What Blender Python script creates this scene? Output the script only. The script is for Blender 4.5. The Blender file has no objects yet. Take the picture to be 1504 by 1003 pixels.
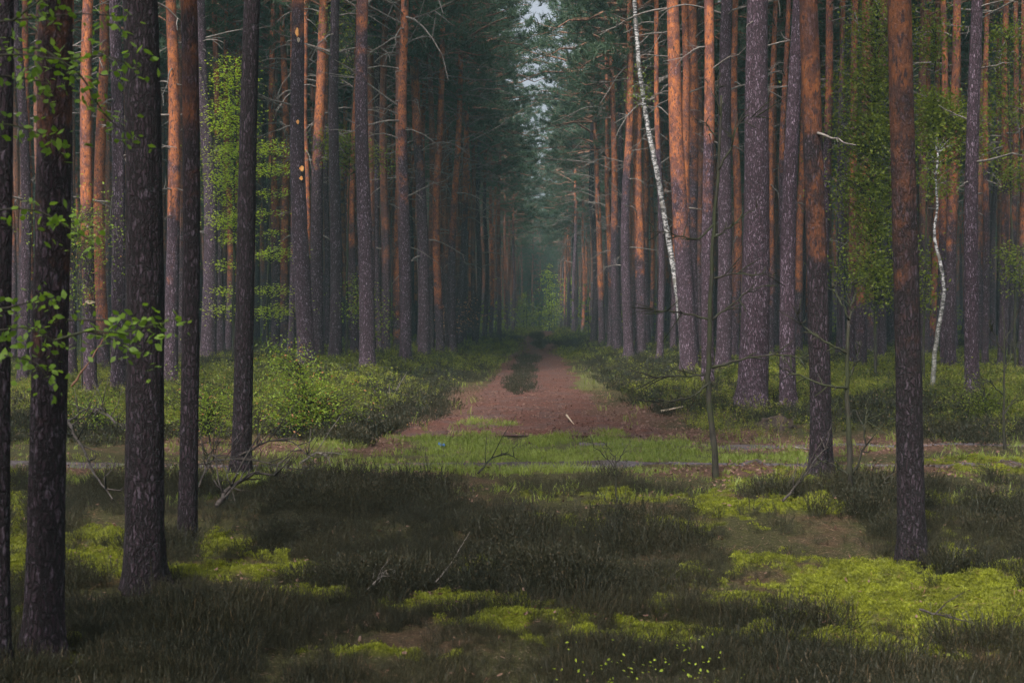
import bpy, math, random, numpy as np
from mathutils import Vector
R = math.radians
sc = bpy.context.scene
COL = sc.collection
rng = np.random.default_rng(7)

# ------------------------------------------------------------------ camera, world, sun
CAMZ = 1.75
F = 2090.0                      # focal length in pixels of the 1504 px wide photograph
PITCH = math.atan(39.5 / F)
cd = bpy.data.cameras.new('camera'); cam = bpy.data.objects.new('camera', cd); COL.objects.link(cam)
cam.location = (0, 0, CAMZ); cam.rotation_euler = (math.pi / 2 - PITCH, 0, 0)
cd.sensor_width = 36; cd.lens = 36 * F / 1504; cd.clip_start = 0.1; cd.clip_end = 3000
cd.dof.use_dof = True; cd.dof.focus_distance = 26; cd.dof.aperture_fstop = 5.6
sc.camera = cam

SUN_EL = 52.0
W = bpy.data.worlds.new('World'); sc.world = W; W.use_nodes = True
nt = W.node_tree; bg = nt.nodes['Background']; bg.inputs[1].default_value = 0.15
sky = nt.nodes.new('ShaderNodeTexSky'); sky.sky_type = 'NISHITA'; sky.sun_disc = False
sky.sun_elevation = R(SUN_EL); sky.air_density = 0.6; sky.dust_density = 8.0; sky.ozone_density = 0.2
hz = nt.nodes.new('ShaderNodeHueSaturation'); hz.inputs['Saturation'].default_value = .45     # thin cloud cover
nt.links.new(sky.outputs[0], hz.inputs['Color']); nt.links.new(hz.outputs[0], bg.inputs[0])
# the veiled sun stands behind the viewpoint, a little to the left
sdir = Vector((-0.28, -0.72, 0.92)).normalized()
SUN_EL = math.degrees(math.asin(sdir.z)); sky.sun_elevation = R(SUN_EL)
sky.sun_rotation = math.atan2(sdir.x, sdir.y)
sd = bpy.data.lights.new('sun', 'SUN'); sd.energy = 3.0; sd.angle = R(5); sd.color = (1.0, 0.93, 0.84)
sun = bpy.data.objects.new('sun', sd); COL.objects.link(sun)
sun.rotation_euler = sdir.to_track_quat('Z', 'Y').to_euler(); sun.location = (-60, -30, 80)

vs = sc.view_settings; vs.view_transform = 'Standard'; vs.look = 'None'; vs.gamma = 1.0
vs.use_curve_mapping = False; vs.exposure = 0.88
sc.cycles.max_bounces = 5; sc.cycles.diffuse_bounces = 3; sc.cycles.glossy_bounces = 2
sc.cycles.transmission_bounces = 3; sc.cycles.volume_bounces = 0; sc.cycles.transparent_max_bounces = 8
sc.cycles.use_denoising = True; sc.cycles.sample_clamp_indirect = 4.0
sc.cycles.caustics_reflective = False; sc.cycles.caustics_refractive = False

# ------------------------------------------------------------------ noise and terrain
def _h(ix, iy, iz, s):
    h = (ix * 374761393 + iy * 668265263 + iz * 2147483647 + s * 1274126177) & 0xffffffff
    h = ((h ^ (h >> 13)) * 1274126177) & 0xffffffff
    return ((h ^ (h >> 16)) & 0xffff) / 65535.0
def n3(x, y, z, s=0):
    x, y, z = np.broadcast_arrays(np.asarray(x, float), np.asarray(y, float), np.asarray(z, float))
    ix, iy, iz = (np.floor(a).astype(np.int64) for a in (x, y, z))
    fx, fy, fz = x - ix, y - iy, z - iz
    fx, fy, fz = (f * f * (3 - 2 * f) for f in (fx, fy, fz))
    r = 0
    for a in (0, 1):
        for b in (0, 1):
            for c in (0, 1):
                r = r + _h(ix + a, iy + b, iz + c, s) * (fx if a else 1 - fx) * (fy if b else 1 - fy) * (fz if c else 1 - fz)
    return r * 2 - 1
def n2(x, y, s=0):
    return n3(x, y, np.zeros_like(np.asarray(x, float)), s)
def fb2(x, y, s=0, o=3):
    r = 0; a = 1; t = 0
    for k in range(o):
        r = r + a * n2(np.asarray(x) * 2 ** k, np.asarray(y) * 2 ** k, s + k); t += a; a *= .5
    return r / t
def sm(a, b, x):
    t = np.clip((np.asarray(x, float) - a) / (b - a), 0, 1); return t * t * (3 - 2 * t)

def px_of(x, y, z):
    """photograph pixel of a point (used only to lay out ground cover where the photo has it)"""
    cp, sp = math.cos(PITCH), math.sin(PITCH)
    zz = np.asarray(z) - CAMZ
    d = y * cp - zz * sp; v = y * sp + zz * cp
    d = np.maximum(d, .1)
    return 752 + F * x / d, 501.5 - F * v / d
def center(y):                  # axis of the forest track
    return -0.28 + 0.0222 * np.asarray(y, float)
def road_c(x):                  # y of the crossing gravel road
    return 17.0 + 0.10 * np.sin(x * .35) - 0.03 * x
def zraw(x, y):
    x = np.asarray(x, float); y = np.asarray(y, float)
    z = -0.22 * (1 - sm(11, 17, y))
    z = z - 1.3 * sm(150, 200, y)
    dx = np.abs(x - center(y))
    flat = (1 - .85 * sm(1.3, 2.6, dx)) * sm(16, 18, y) 
    rd = np.abs(y - road_c(x)); flat = np.maximum(flat, 1 - sm(.7, 1.8, rd))
    bump = .12 * fb2(x * .30, y * .30, 3) + .05 * fb2(x * 1.3, y * 1.3, 9, 2)
    z = z + bump * (1 - .85 * flat)
    z = z + .14 * sm(2.0, 4.0, dx) * sm(19, 26, y)      # banks beside the track
    z = z + .22 * sm(26, 34, y) * sm(3.0, 5.0, dx) * sm(-30, -3, -np.abs(x))
    return z
# ---- ground cover zones given as ellipses in the photograph (cx, cy, rx, ry)
MOSS = [(1290, 885, 240, 48), (1230, 840, 170, 22), (1430, 900, 150, 60), (1180, 940, 220, 14), (1320, 955, 130, 10),
        (1165, 703, 75, 14), (1065, 742, 48, 16), (1420, 735, 70, 7), (1130, 745, 110, 12), (1450, 686, 80, 9), (1350, 760, 60, 6),
        (150, 790, 60, 14), (150, 828, 65, 18), (25, 800, 25, 60), (330, 797, 60, 16), (350, 838, 90, 14), (440, 842, 24, 9),
        (100, 985, 60, 20), (340, 712, 60, 6), (705, 842, 32, 12), (690, 890, 90, 9), (760, 917, 80, 10), (850, 938, 60, 9),
        (970, 925, 80, 8), (1000, 775, 90, 8), (820, 768, 70, 10), (930, 733, 90, 6), (380, 880, 90, 8), (60, 900, 30, 8), (560, 960, 90, 6), (300, 960, 60, 8)]
FLOOR = [(650, 735, 50, 8), (850, 755, 110, 14), (1075, 715, 70, 12), (1300, 665, 250, 14), (860, 905, 130, 14), (1380, 700, 60, 5), (420, 860, 120, 18), (800, 900, 60, 20), (640, 875, 60, 25)]
GRASS = [(745, 672, 150, 17), (690, 652, 90, 12), (600, 684, 90, 8), (860, 668, 80, 14), (800, 650, 50, 9), (715, 625, 40, 7), (900, 640, 30, 6), (420, 690, 160, 6), (900, 665, 120, 18), (1080, 678, 160, 9), (330, 700, 160, 8), (240, 705, 200, 12), (870, 560, 40, 14), (500, 655, 60, 10), (650, 690, 400, 6)]
REDLIT = [(350, 690, 400, 10), (1200, 690, 300, 12), (760, 605, 150, 40), (330, 655, 160, 14), (700, 625, 90, 14), (880, 615, 130, 24), (1250, 655, 220, 14), (1000, 640, 160, 12), (545, 655, 60, 14), (960, 600, 60, 8), (570, 575, 60, 6)]
BILB = [(480, 540, 120, 18), (640, 530, 90, 20), (700, 512, 60, 14), (745, 487, 42, 8), (300, 600, 180, 26), (150, 600, 90, 22), (600, 512, 80, 10), (440, 590, 90, 40),
        (860, 522, 40, 8), (838, 490, 20, 6), (845, 500, 40, 5), (1330, 560, 130, 26), (1430, 570, 100, 26), (1120, 540, 60, 22), (1460, 610, 80, 26), (1200, 575, 80, 16), (60, 560, 80, 30), (1400, 525, 120, 10), (330, 560, 60, 14), (520, 505, 200, 6), (1150, 520, 180, 6)]
HEATH_FAR = [(480, 625, 110, 28), (590, 570, 70, 22), (600, 600, 60, 24), (960, 540, 90, 40), (1000, 575, 90, 22), (900, 520, 60, 18), (1120, 590, 90, 16), (860, 505, 45, 16), (640, 555, 70, 12),
             (762, 566, 22, 14), (768, 545, 18, 12), (775, 530, 16, 8), (792, 508, 10, 7), (788, 495, 8, 5), (160, 640, 160, 16), (1300, 610, 200, 20), (1440, 640, 100, 16), (1040, 602, 70, 7), (350, 620, 140, 18), (520, 560, 90, 16), (725, 500, 40, 6), (690, 540, 30, 10), (520, 655, 36, 12), (60, 640, 90, 20)]
def ell(px, py, L):
    v = np.full(np.shape(px), -9.0)
    for cx, cy, rx, ry in L:
        v = np.maximum(v, 1 - np.sqrt(((px - cx) / rx) ** 2 + ((py - cy) / ry) ** 2))
    return v
def zones(x, y, z=None):
    z0 = zraw(x, y) if z is None else z
    px, py = px_of(x, y, z0)
    w1 = fb2(x * 1.1, y * 1.1, 21, 3); w2 = fb2(x * 2.6, y * 2.6, 31, 2)
    m = np.clip(ell(px, py, MOSS) * 1.8 + .45 + .8 * w1 + 1.3 * w2 + 1.2 * n2(x * 5, y * 5, 77) + 1.3 * n2(x * 13, y * 13, 78), 0, 1) * (y < 17)
    far = (y > 30) * np.clip(.5 * w1, 0, 1)
    return px, py, w1, w2, np.maximum(m, far)
def zf(x, y):
    x = np.asarray(x, float); y = np.asarray(y, float)
    z = zraw(x, y)
    near = y < 18
    if np.any(near):
        m = zones(x, y, z)[4]
        cush = np.abs(fb2(x * 2.2, y * 2.2, 41, 2))
        z = z + np.where(near, m * (.06 - .16 * cush) + m * .022 * n2(x * 7, y * 7, 44) + m * .010 * n2(x * 17, y * 17, 45), 0)
    return z
def ray(px, py, D=None):
    """ground point seen at a photograph pixel, or at depth D"""
    u = (px - 752) / F; v = (501.5 - py) / F
    dy = math.cos(PITCH) + v * math.sin(PITCH); dz = v * math.cos(PITCH) - math.sin(PITCH)
    if D is None:
        ts = np.geomspace(3, 240, 1600)
        zz = CAMZ + ts * dz / dy; g = zraw(ts * u / dy, ts)
        k = np.argmax(zz <= g); D = float(ts[k]) if np.any(zz <= g) else 200.0
    return D * u / dy, D, CAMZ + D * dz / dy
def ground_at(px, py=None, D=None):
    x, y, z = ray(px, py if py is not None else 600, D)
    return x, y, float(zf(np.array([x]), np.array([y]))[0])

# ------------------------------------------------------------------ mesh helpers
class MB:
    def __init__(s): s.v = []; s.q = []; s.t = []; s.qm = []; s.tm = []; s.n = 0
    def add(s, v, quads=None, tris=None, mat=0):
        v = np.asarray(v, float)
        if quads is not None and len(quads):
            s.q.append(np.asarray(quads, np.int64) + s.n); s.qm.append(np.full(len(quads), mat, np.int32))
        if tris is not None and len(tris):
            s.t.append(np.asarray(tris, np.int64) + s.n); s.tm.append(np.full(len(tris), mat, np.int32))
        s.v.append(v); s.n += len(v); return s
    def arrays(s):
        v = np.concatenate(s.v) if s.v else np.zeros((0, 3))
        q = np.concatenate(s.q) if s.q else np.zeros((0, 4), np.int64)
        t = np.concatenate(s.t) if s.t else np.zeros((0, 3), np.int64)
        qm = np.concatenate(s.qm) if s.qm else np.zeros(0, np.int32)
        tm = np.concatenate(s.tm) if s.tm else np.zeros(0, np.int32)
        return v, q, t, qm, tm
    def mesh(s, name, mats, smooth=True):
        v, q, t, qm, tm = s.arrays()
        me = bpy.data.meshes.new(name)
        me.vertices.add(len(v)); me.vertices.foreach_set('co', v.astype(np.float32).ravel())
        me.loops.add(q.size + t.size)
        me.loops.foreach_set('vertex_index', np.concatenate([q.ravel(), t.ravel()]).astype(np.int32))
        me.polygons.add(len(q) + len(t))
        st = np.concatenate([np.arange(len(q)) * 4, q.size + np.arange(len(t)) * 3]).astype(np.int32)
        me.polygons.foreach_set('loop_start', st)
        me.polygons.foreach_set('loop_total', np.concatenate([np.full(len(q), 4), np.full(len(t), 3)]).astype(np.int32))
        me.polygons.foreach_set('material_index', np.concatenate([qm, tm]).astype(np.int32))
        me.polygons.foreach_set('use_smooth', np.full(len(q) + len(t), smooth))
        for m in mats: me.materials.append(m)
        me.update(calc_edges=True); me.validate()
        return me
def link(name, me, parent=None, loc=(0, 0, 0)):
    o = bpy.data.objects.new(name, me); COL.objects.link(o); o.location = loc
    if parent is not None: o.parent = parent
    return o
def tag(o, label=None, cat=None, group=None, kind=None):
    if label: o['label'] = label
    if cat: o['category'] = cat
    if group: o['group'] = group
    if kind: o['kind'] = kind
    return o
def empty(name, loc, label, cat, group=None):
    o = bpy.data.objects.new(name, None); COL.objects.link(o); o.location = loc; o.empty_display_size = .2
    return tag(o, label, cat, group)
def tube(mb, P, r, sides=6, mat=0, cap=True):
    P = np.asarray(P, float); n = len(P); r = np.broadcast_to(np.asarray(r, float), (n,))
    T = np.gradient(P, axis=0); T /= np.linalg.norm(T, axis=1)[:, None] + 1e-9
    ref = np.array([0, 0, 1.0]) if abs(T[:, 2]).mean() < .8 else np.array([1.0, 0, 0])
    A = np.cross(T, ref); A /= np.linalg.norm(A, axis=1)[:, None] + 1e-9; B = np.cross(T, A)
    th = np.arange(sides) / sides * 2 * np.pi
    V = P[:, None] + r[:, None, None] * (np.cos(th)[None, :, None] * A[:, None] + np.sin(th)[None, :, None] * B[:, None])
    i = np.arange(n - 1)[:, None] * sides; j = np.arange(sides)[None]; k = (j + 1) % sides
    Q = np.stack([i + j, i + k, i + sides + k, i + sides + j], -1).reshape(-1, 4)
    V = V.reshape(-1, 3)
    if cap:
        V = np.concatenate([V, P[-1:], P[:1]])
        e = (n - 1) * sides; jj = np.arange(sides); kk = (jj + 1) % sides
        Tt = np.concatenate([np.stack([e + jj, e + kk, np.full(sides, n * sides)], -1), np.stack([kk, jj, np.full(sides, n * sides + 1)], -1)])
    else: Tt = None
    mb.add(V, Q, Tt, mat)
def rotz(a):
    c, s = np.cos(a), np.sin(a); M = np.zeros(np.shape(a) + (3, 3)); M[..., 0, 0] = c; M[..., 0, 1] = -s; M[..., 1, 0] = s; M[..., 1, 1] = c; M[..., 2, 2] = 1
    return M
def rndrot(n, g):
    q = g.normal(size=(n, 4)); q /= np.linalg.norm(q, axis=1)[:, None]; w, x, y, z = q.T
    return np.stack([1 - 2 * (y * y + z * z), 2 * (x * y - z * w), 2 * (x * z + y * w), 2 * (x * y + z * w), 1 - 2 * (x * x + z * z), 2 * (y * z - x * w),
                     2 * (x * z - y * w), 2 * (y * z + x * w), 1 - 2 * (x * x + y * y)], -1).reshape(n, 3, 3)
def inst(mb, temps, P, S, g, tilt=.12, M=None):
    """merge copies of small template shapes"""
    P = np.asarray(P, float); N = len(P); S = np.broadcast_to(np.asarray(S, float), (N,))
    if N == 0: return
    which = g.integers(0, len(temps), N)
    for k, tp in enumerate(temps):
        idx = np.nonzero(which == k)[0]
        if not len(idx): continue
        v, q, t, qm, tm = tp
        if M is None:
            A = rotz(g.uniform(0, 2 * np.pi, len(idx)))
            tx = g.normal(0, tilt, (len(idx), 2)); A[:, 0, 2] += tx[:, 0]; A[:, 1, 2] += tx[:, 1]
        else: A = M[idx]
        V = np.einsum('nij,vj->nvi', A, v) * S[idx][:, None, None] + P[idx][:, None]
        off = (np.arange(len(idx)) * len(v))[:, None, None] + mb.n
        if len(q): mb.q.append((q[None] + off).reshape(-1, 4)); mb.qm.append(np.tile(qm, len(idx)))
        if len(t): mb.t.append((t[None] + off).reshape(-1, 3)); mb.tm.append(np.tile(tm, len(idx)))
        mb.v.append(V.reshape(-1, 3)); mb.n += len(idx) * len(v)

def mesh_from(arr, name, mats, smooth=False):
    v, q, t, qm, tm = arr; mb = MB(); mb.v = [v]; mb.q = [q]; mb.t = [t]; mb.qm = [qm]; mb.tm = [tm]; mb.n = len(v)
    return mb.mesh(name, mats, smooth)
def scatter(name, layers, label, cat):
    """uncountable ground cover: one object whose points carry small plants (layers: templates, materials, points, scales, tilt, matrices)"""
    g = np.random.default_rng(len(name)); Ps, Ss, Rs, Is = [], [], [], []; protos = []; col = bpy.data.collections.new(name + '_kinds')
    for temps, mats, P, S, tilt, yaw in layers:
        n = len(P)
        if not n: continue
        Ps.append(P); Ss.append(np.broadcast_to(np.asarray(S, float), (n,))); tx = g.normal(0, tilt, (n, 2)); rz = g.uniform(0, 6.283, n) if yaw else g.uniform(0, 6.283, n)
        Rs.append(np.stack([tx[:, 0], tx[:, 1], rz], -1)); Is.append(g.integers(0, len(temps), n) + len(protos))
        for tp in temps:
            nm = '%s_%03d' % (name, len(protos)); o = bpy.data.objects.new(nm, mesh_from(tp, nm, mats)); col.objects.link(o); protos.append(o)
    P = np.concatenate(Ps); me = bpy.data.meshes.new(name); me.vertices.add(len(P)); me.vertices.foreach_set('co', P.astype(np.float32).ravel())
    a = me.attributes.new('scl', 'FLOAT', 'POINT'); a.data.foreach_set('value', np.concatenate(Ss).astype(np.float32))
    a = me.attributes.new('rot', 'FLOAT_VECTOR', 'POINT'); a.data.foreach_set('vector', np.concatenate(Rs).astype(np.float32).ravel())
    a = me.attributes.new('idx', 'INT', 'POINT'); a.data.foreach_set('value', np.concatenate(Is).astype(np.int32))
    ob = link(name, me); ng = bpy.data.node_groups.new(name, 'GeometryNodeTree')
    ng.interface.new_socket('Geometry', in_out='INPUT', socket_type='NodeSocketGeometry'); ng.interface.new_socket('Geometry', in_out='OUTPUT', socket_type='NodeSocketGeometry')
    nd = ng.nodes; gi = nd.new('NodeGroupInput'); go = nd.new('NodeGroupOutput'); ip = nd.new('GeometryNodeInstanceOnPoints'); ci = nd.new('GeometryNodeCollectionInfo')
    ci.inputs['Collection'].default_value = col; ci.inputs['Separate Children'].default_value = True; ci.inputs['Reset Children'].default_value = True
    def at_(nm, ty):
        q = nd.new('GeometryNodeInputNamedAttribute'); q.data_type = ty; q.inputs['Name'].default_value = nm; return next(o for o in q.outputs if o.enabled and o.name == 'Attribute')
    L = ng.links.new; L(gi.outputs[0], ip.inputs['Points']); L(ci.outputs[0], ip.inputs['Instance']); ip.inputs['Pick Instance'].default_value = True
    L(at_('idx', 'INT'), ip.inputs['Instance Index']); L(at_('rot', 'FLOAT_VECTOR'), ip.inputs['Rotation']); L(at_('scl', 'FLOAT'), ip.inputs['Scale']); L(ip.outputs[0], go.inputs[0])
    md = ob.modifiers.new('plants', 'NODES'); md.node_group = ng
    return tag(ob, label, cat, kind='stuff')

# ------------------------------------------------------------------ materials
def newmat(name):
    m = bpy.data.materials.new(name); m.use_nodes = True; m.node_tree.nodes.clear(); return m, m.node_tree
class N:
    def __init__(s, t): s.t = t
    def __call__(s, kind, **kw):
        n = s.t.nodes.new('ShaderNode' + kind)
        ins = kw.pop('i', {})
        for k, v in kw.items(): setattr(n, k, v)
        for k, v in ins.items():
            if hasattr(v, 'is_output') or isinstance(v, bpy.types.NodeSocket): s.t.links.new(v, n.inputs[k])
            else: n.inputs[k].default_value = v
        return n
    def math(s, op, a, b=0.0, c=None, clamp=False):
        n = s('Math', operation=op, use_clamp=clamp, i={0: a, 1: b}); 
        if c is not None:
            if isinstance(c, bpy.types.NodeSocket): s.t.links.new(c, n.inputs[2])
            else: n.inputs[2].default_value = c
        return n.outputs[0]
    def mix(s, f, a, b, mode='MIX'):
        n = s('Mix', data_type='RGBA', blend_type=mode)
        for k, v in ((0, f), (6, a), (7, b)):
            if isinstance(v, bpy.types.NodeSocket): s.t.links.new(v, n.inputs[k])
            else: n.inputs[k].default_value = v if k == 0 else (*v, 1)
        return n.outputs[2]
    def ramp(s, f, stops):
        n = s('ValToRGB', i={0: f}); e = n.color_ramp.elements
        while len(e) < len(stops): e.new(0.5)
        for k, (p, c) in enumerate(stops):
            e[k].position = p; e[k].color = (*c, 1) if not np.isscalar(c) else (c, c, c, 1)
        return n.outputs[0]
    def step(s, f, a, b):
        n = s('MapRange', interpolation_type='SMOOTHSTEP', i={0: f, 1: a, 2: b}); return n.outputs[0]

def bark_mat(name, low_a, low_b, fiss, hi_a, hi_b, scale=1.0, fixed=None):
    m, t = newmat(name); n = N(t)
    tc = n('TexCoord'); oi = n('ObjectInfo')
    off = n('VectorMath', operation='SCALE', i={0: (17.3, 5.1, 31.7), 'Scale': oi.outputs['Random']})
    co = n('VectorMath', operation='ADD', i={0: tc.outputs['Object'], 1: off.outputs[0]}).outputs[0]
    z = n('SeparateXYZ', i={0: tc.outputs['Object']}).outputs[2]
    wob = n('TexNoise', i={'Vector': co, 'Scale': 16 * scale, 'Detail': 5, 'Roughness': .6}).outputs['Color']
    cw = n('VectorMath', operation='MULTIPLY_ADD', i={0: wob, 1: (.055, .055, .16), 2: co}).outputs[0]
    cs = n('VectorMath', operation='MULTIPLY', i={0: cw, 1: (1, 1, .30)}).outputs[0]
    ed = n('TexVoronoi', feature='DISTANCE_TO_EDGE', i={'Vector': cs, 'Scale': 36 * scale}).outputs['Distance']
    ce = n('TexVoronoi', feature='F1', i={'Vector': cs, 'Scale': 36 * scale})
    cell = n('SeparateXYZ', i={0: ce.outputs['Color']}).outputs[0]
    plate = n.step(ed, .0, .26)
    cs2 = n('VectorMath', operation='MULTIPLY', i={0: co, 1: (1, 1, .4)}).outputs[0]
    fine = n('TexNoise', i={'Vector': cs2, 'Scale': 60 * scale, 'Detail': 5, 'Roughness': .65}).outputs[0]
    big = n('TexNoise', i={'Vector': co, 'Scale': 1.7, 'Detail': 3}).outputs[0]
    pl = n.mix(n.math('ADD', n.math('MULTIPLY', cell, .55), n.math('MULTIPLY', n.math('SUBTRACT', fine, .3), 1.1), clamp=True), low_a, low_b)
    pl = n.mix(n.step(big, .35, .7), pl, n.mix(.5, pl, low_a), 'MIX')
    lich = n.math('MULTIPLY', n.step(n.math('ADD', n.math('MULTIPLY', cell, .25), fine), .66, .80), .8)
    pl = n.mix(lich, pl, (.22, .175, .23))
    low = n.mix(plate, fiss, pl)
    # thin flaking orange bark of the upper stem
    flk = n('TexVoronoi', feature='F1', i={'Vector': n('VectorMath', operation='MULTIPLY', i={0: cw, 1: (1, 1, .6)}).outputs[0], 'Scale': 13 * scale})
    fc = n('SeparateXYZ', i={0: flk.outputs['Color']}).outputs[1]
    hi = n.mix(n.math('MULTIPLY', fc, .9), hi_a, hi_b)
    hi = n.mix(n.math('MULTIPLY', n.step(fine, .56, .70), .75), hi, (.36, .22, .20))
    hi = n.mix(n.step(n('TexNoise', i={'Vector': cs2, 'Scale': 34 * scale, 'Detail': 4}).outputs[0], .52, .66), hi, (fiss[0] * 2.4, fiss[1] * 2, fiss[2] * 1.8))
    hi = n.mix(n.step(n('TexNoise', i={'Vector': co, 'Scale': 3.0, 'Detail': 6, 'Roughness': .7}).outputs[0], .44, .62), hi, n.mix(.45, low, hi_b))
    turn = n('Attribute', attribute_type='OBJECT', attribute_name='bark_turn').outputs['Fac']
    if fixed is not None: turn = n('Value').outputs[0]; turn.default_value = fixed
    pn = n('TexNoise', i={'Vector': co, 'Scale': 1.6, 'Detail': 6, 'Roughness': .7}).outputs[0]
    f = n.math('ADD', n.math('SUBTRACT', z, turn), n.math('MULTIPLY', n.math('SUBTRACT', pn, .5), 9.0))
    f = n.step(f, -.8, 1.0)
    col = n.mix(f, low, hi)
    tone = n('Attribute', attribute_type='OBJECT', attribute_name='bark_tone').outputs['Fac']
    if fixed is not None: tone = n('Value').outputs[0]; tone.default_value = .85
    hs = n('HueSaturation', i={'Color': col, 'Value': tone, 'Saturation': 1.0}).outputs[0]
    # green algae film near the foot
    hgt = n.math('MULTIPLY', n.math('MULTIPLY', plate, .8), n.math('SUBTRACT', 1.0, n.math('MULTIPLY', f, .7)))
    hgt = n.math('ADD', hgt, n.math('MULTIPLY', fine, .5))
    bp = n('Bump', i={'Strength': 1.0, 'Distance': .014 / scale, 'Height': hgt})
    b = n('BsdfPrincipled', i={'Base Color': hs, 'Roughness': .85, 'Normal': bp.outputs[0], 'Specular IOR Level': .25})
    o = n('OutputMaterial', i={0: b.outputs[0]})
    return m
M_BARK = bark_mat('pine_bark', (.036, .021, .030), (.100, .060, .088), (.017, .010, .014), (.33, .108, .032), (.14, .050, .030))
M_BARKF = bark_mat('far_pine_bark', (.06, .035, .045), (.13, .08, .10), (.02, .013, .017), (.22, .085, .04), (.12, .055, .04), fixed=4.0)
def leaf_mat(name, a, b, trans=.35, ttint=(1.25, 1.3, .6), rough=.55, dead=None, gain=.9, nscale=.9):
    m, t = newmat(name); n = N(t)
    g = n('NewGeometry'); r = g.outputs['Random Per Island']
    ns = n('TexNoise', i={'Vector': g.outputs['Position'], 'Scale': nscale, 'Detail': 4}).outputs[0]
    f = n.math('ADD', n.math('MULTIPLY', r, .6), n.math('MULTIPLY', n.math('SUBTRACT', ns, .3 + .12 * (gain - .9)), gain), clamp=True)
    c = n.mix(f, a, b)
    if dead: c = n.mix(n.step(r, .93, .95), c, dead)
    d = n('BsdfPrincipled', i={'Base Color': c, 'Roughness': rough, 'Specular IOR Level': .3})
    if trans > 0:
        c2 = n.mix(1.0, c, ttint, 'MULTIPLY')
        tr = n('BsdfTranslucent', i={'Color': c2})
        mx = n('MixShader', i={0: trans, 1: d.outputs[0], 2: tr.outputs[0]}); n('OutputMaterial', i={0: mx.outputs[0]})
    else: n('OutputMaterial', i={0: d.outputs[0]})
    return m
M_NEEDLE = leaf_mat('pine_needles', (.022, .047, .028), (.050, .088, .042), .25, (1.1, 1.3, .8))
M_HEATH = leaf_mat('heather_sprigs', (.010, .012, .005), (.034, .031, .013), .15, gain=2.0, dead=(.12, .085, .05))
M_BILB = leaf_mat('bilberry_leaves', (.022, .034, .009), (.25, .28, .03), .4, gain=2.4, dead=(.2, .15, .05))
M_BEECH = leaf_mat('beech_leaves', (.24, .34, .035), (.44, .54, .06), .55)
M_BIRCHL = leaf_mat('birch_leaves', (.055, .085, .010), (.19, .23, .02), .5)
M_NEARL = leaf_mat('near_leaves', (.07, .14, .016), (.17, .27, .034), .5)
M_SHRUBL = leaf_mat('shrub_leaves', (.085, .14, .016), (.23, .31, .035), .5, dead=(.35, .17, .08))
M_COPPER = leaf_mat('copper_leaves', (.36, .15, .07), (.50, .26, .13), .35, (1.2, .9, .7))
M_MOSS = leaf_mat('moss_tips', (.040, .042, .007), (.22, .25, .016), .3, gain=2.0, nscale=5.0)
M_GRASS = leaf_mat('grass_blades', (.07, .11, .022), (.24, .29, .06), .4, dead=(.30, .23, .12))
M_LITTER = leaf_mat('dead_leaves', (.06, .030, .022), (.21, .125, .095), .1, (1.1, .9, .8))
M_NEEDLELIT = leaf_mat('fallen_needles', (.075, .028, .020), (.17, .075, .05), 0)
def plain_bark(name, a, b, rough=.85, green=None, scale=14):
    m, t = newmat(name); n = N(t); tc = n('TexCoord')
    co = n('VectorMath', operation='MULTIPLY', i={0: tc.outputs['Object'], 1: (1, 1, .35)}).outputs[0]
    f = n('TexNoise', i={'Vector': co, 'Scale': scale, 'Detail': 6, 'Roughness': .65}).outputs[0]
    c = n.mix(n.step(f, .35, .68), a, b)
    if green: c = n.mix(n.step(n('TexNoise', i={'Vector': tc.outputs['Object'], 'Scale': 3.0, 'Detail': 3}).outputs[0], .42, .6), c, green)
    bp = n('Bump', i={'Strength': .8, 'Distance': .01, 'Height': f})
    b_ = n('BsdfPrincipled', i={'Base Color': c, 'Roughness': rough, 'Normal': bp.outputs[0], 'Specular IOR Level': .25})
    n('OutputMaterial', i={0: b_.outputs[0]}); return m
M_TWIG = plain_bark('dead_twig', (.085, .072, .068), (.20, .18, .165))
M_LIMB = plain_bark('limb_bark', (.10, .055, .04), (.22, .11, .07))
M_SAPL = plain_bark('sapling_bark', (.014, .012, .010), (.036, .031, .025), green=(.024, .028, .012))
M_BRUSH = plain_bark('brush_wood', (.018, .014, .013), (.065, .055, .050))
M_PALE = plain_bark('peeled_wood', (.28, .22, .16), (.48, .40, .31))
M_WOUND = plain_bark('resin_wound', (.62, .24, .05), (.85, .48, .16), .4)
M_STUMP = plain_bark('rotten_stump', (.02, .014, .012), (.06, .04, .03))
def birch_mat():
    m, t = newmat('birch_bark'); n = N(t); tc = n('TexCoord')
    co = n('VectorMath', operation='MULTIPLY', i={0: tc.outputs['Object'], 1: (1, 1, 1)}).outputs[0]
    a = n('TexNoise', i={'Vector': n('VectorMath', operation='MULTIPLY', i={0: co, 1: (9, 9, 26)}).outputs[0], 'Scale': 1.0, 'Detail': 4, 'Roughness': .7}).outputs[0]
    b = n('TexNoise', i={'Vector': co, 'Scale': 3.2, 'Detail': 4}).outputs[0]
    c = n.mix(n.step(a, .43, .53), (.36, .36, .37), (.03, .026, .026))
    c = n.mix(n.step(b, .58, .68), c, (.12, .11, .10))
    z = n('SeparateXYZ', i={0: tc.outputs['Object']}).outputs[2]
    c = n.mix(n.math('MULTIPLY', n.step(z, 2.2, .2), .7), c, (.09, .09, .07))
    b_ = n('BsdfPrincipled', i={'Base Color': c, 'Roughness': .6}); n('OutputMaterial', i={0: b_.outputs[0]}); return m
M_BIRCH = birch_mat()
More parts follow.
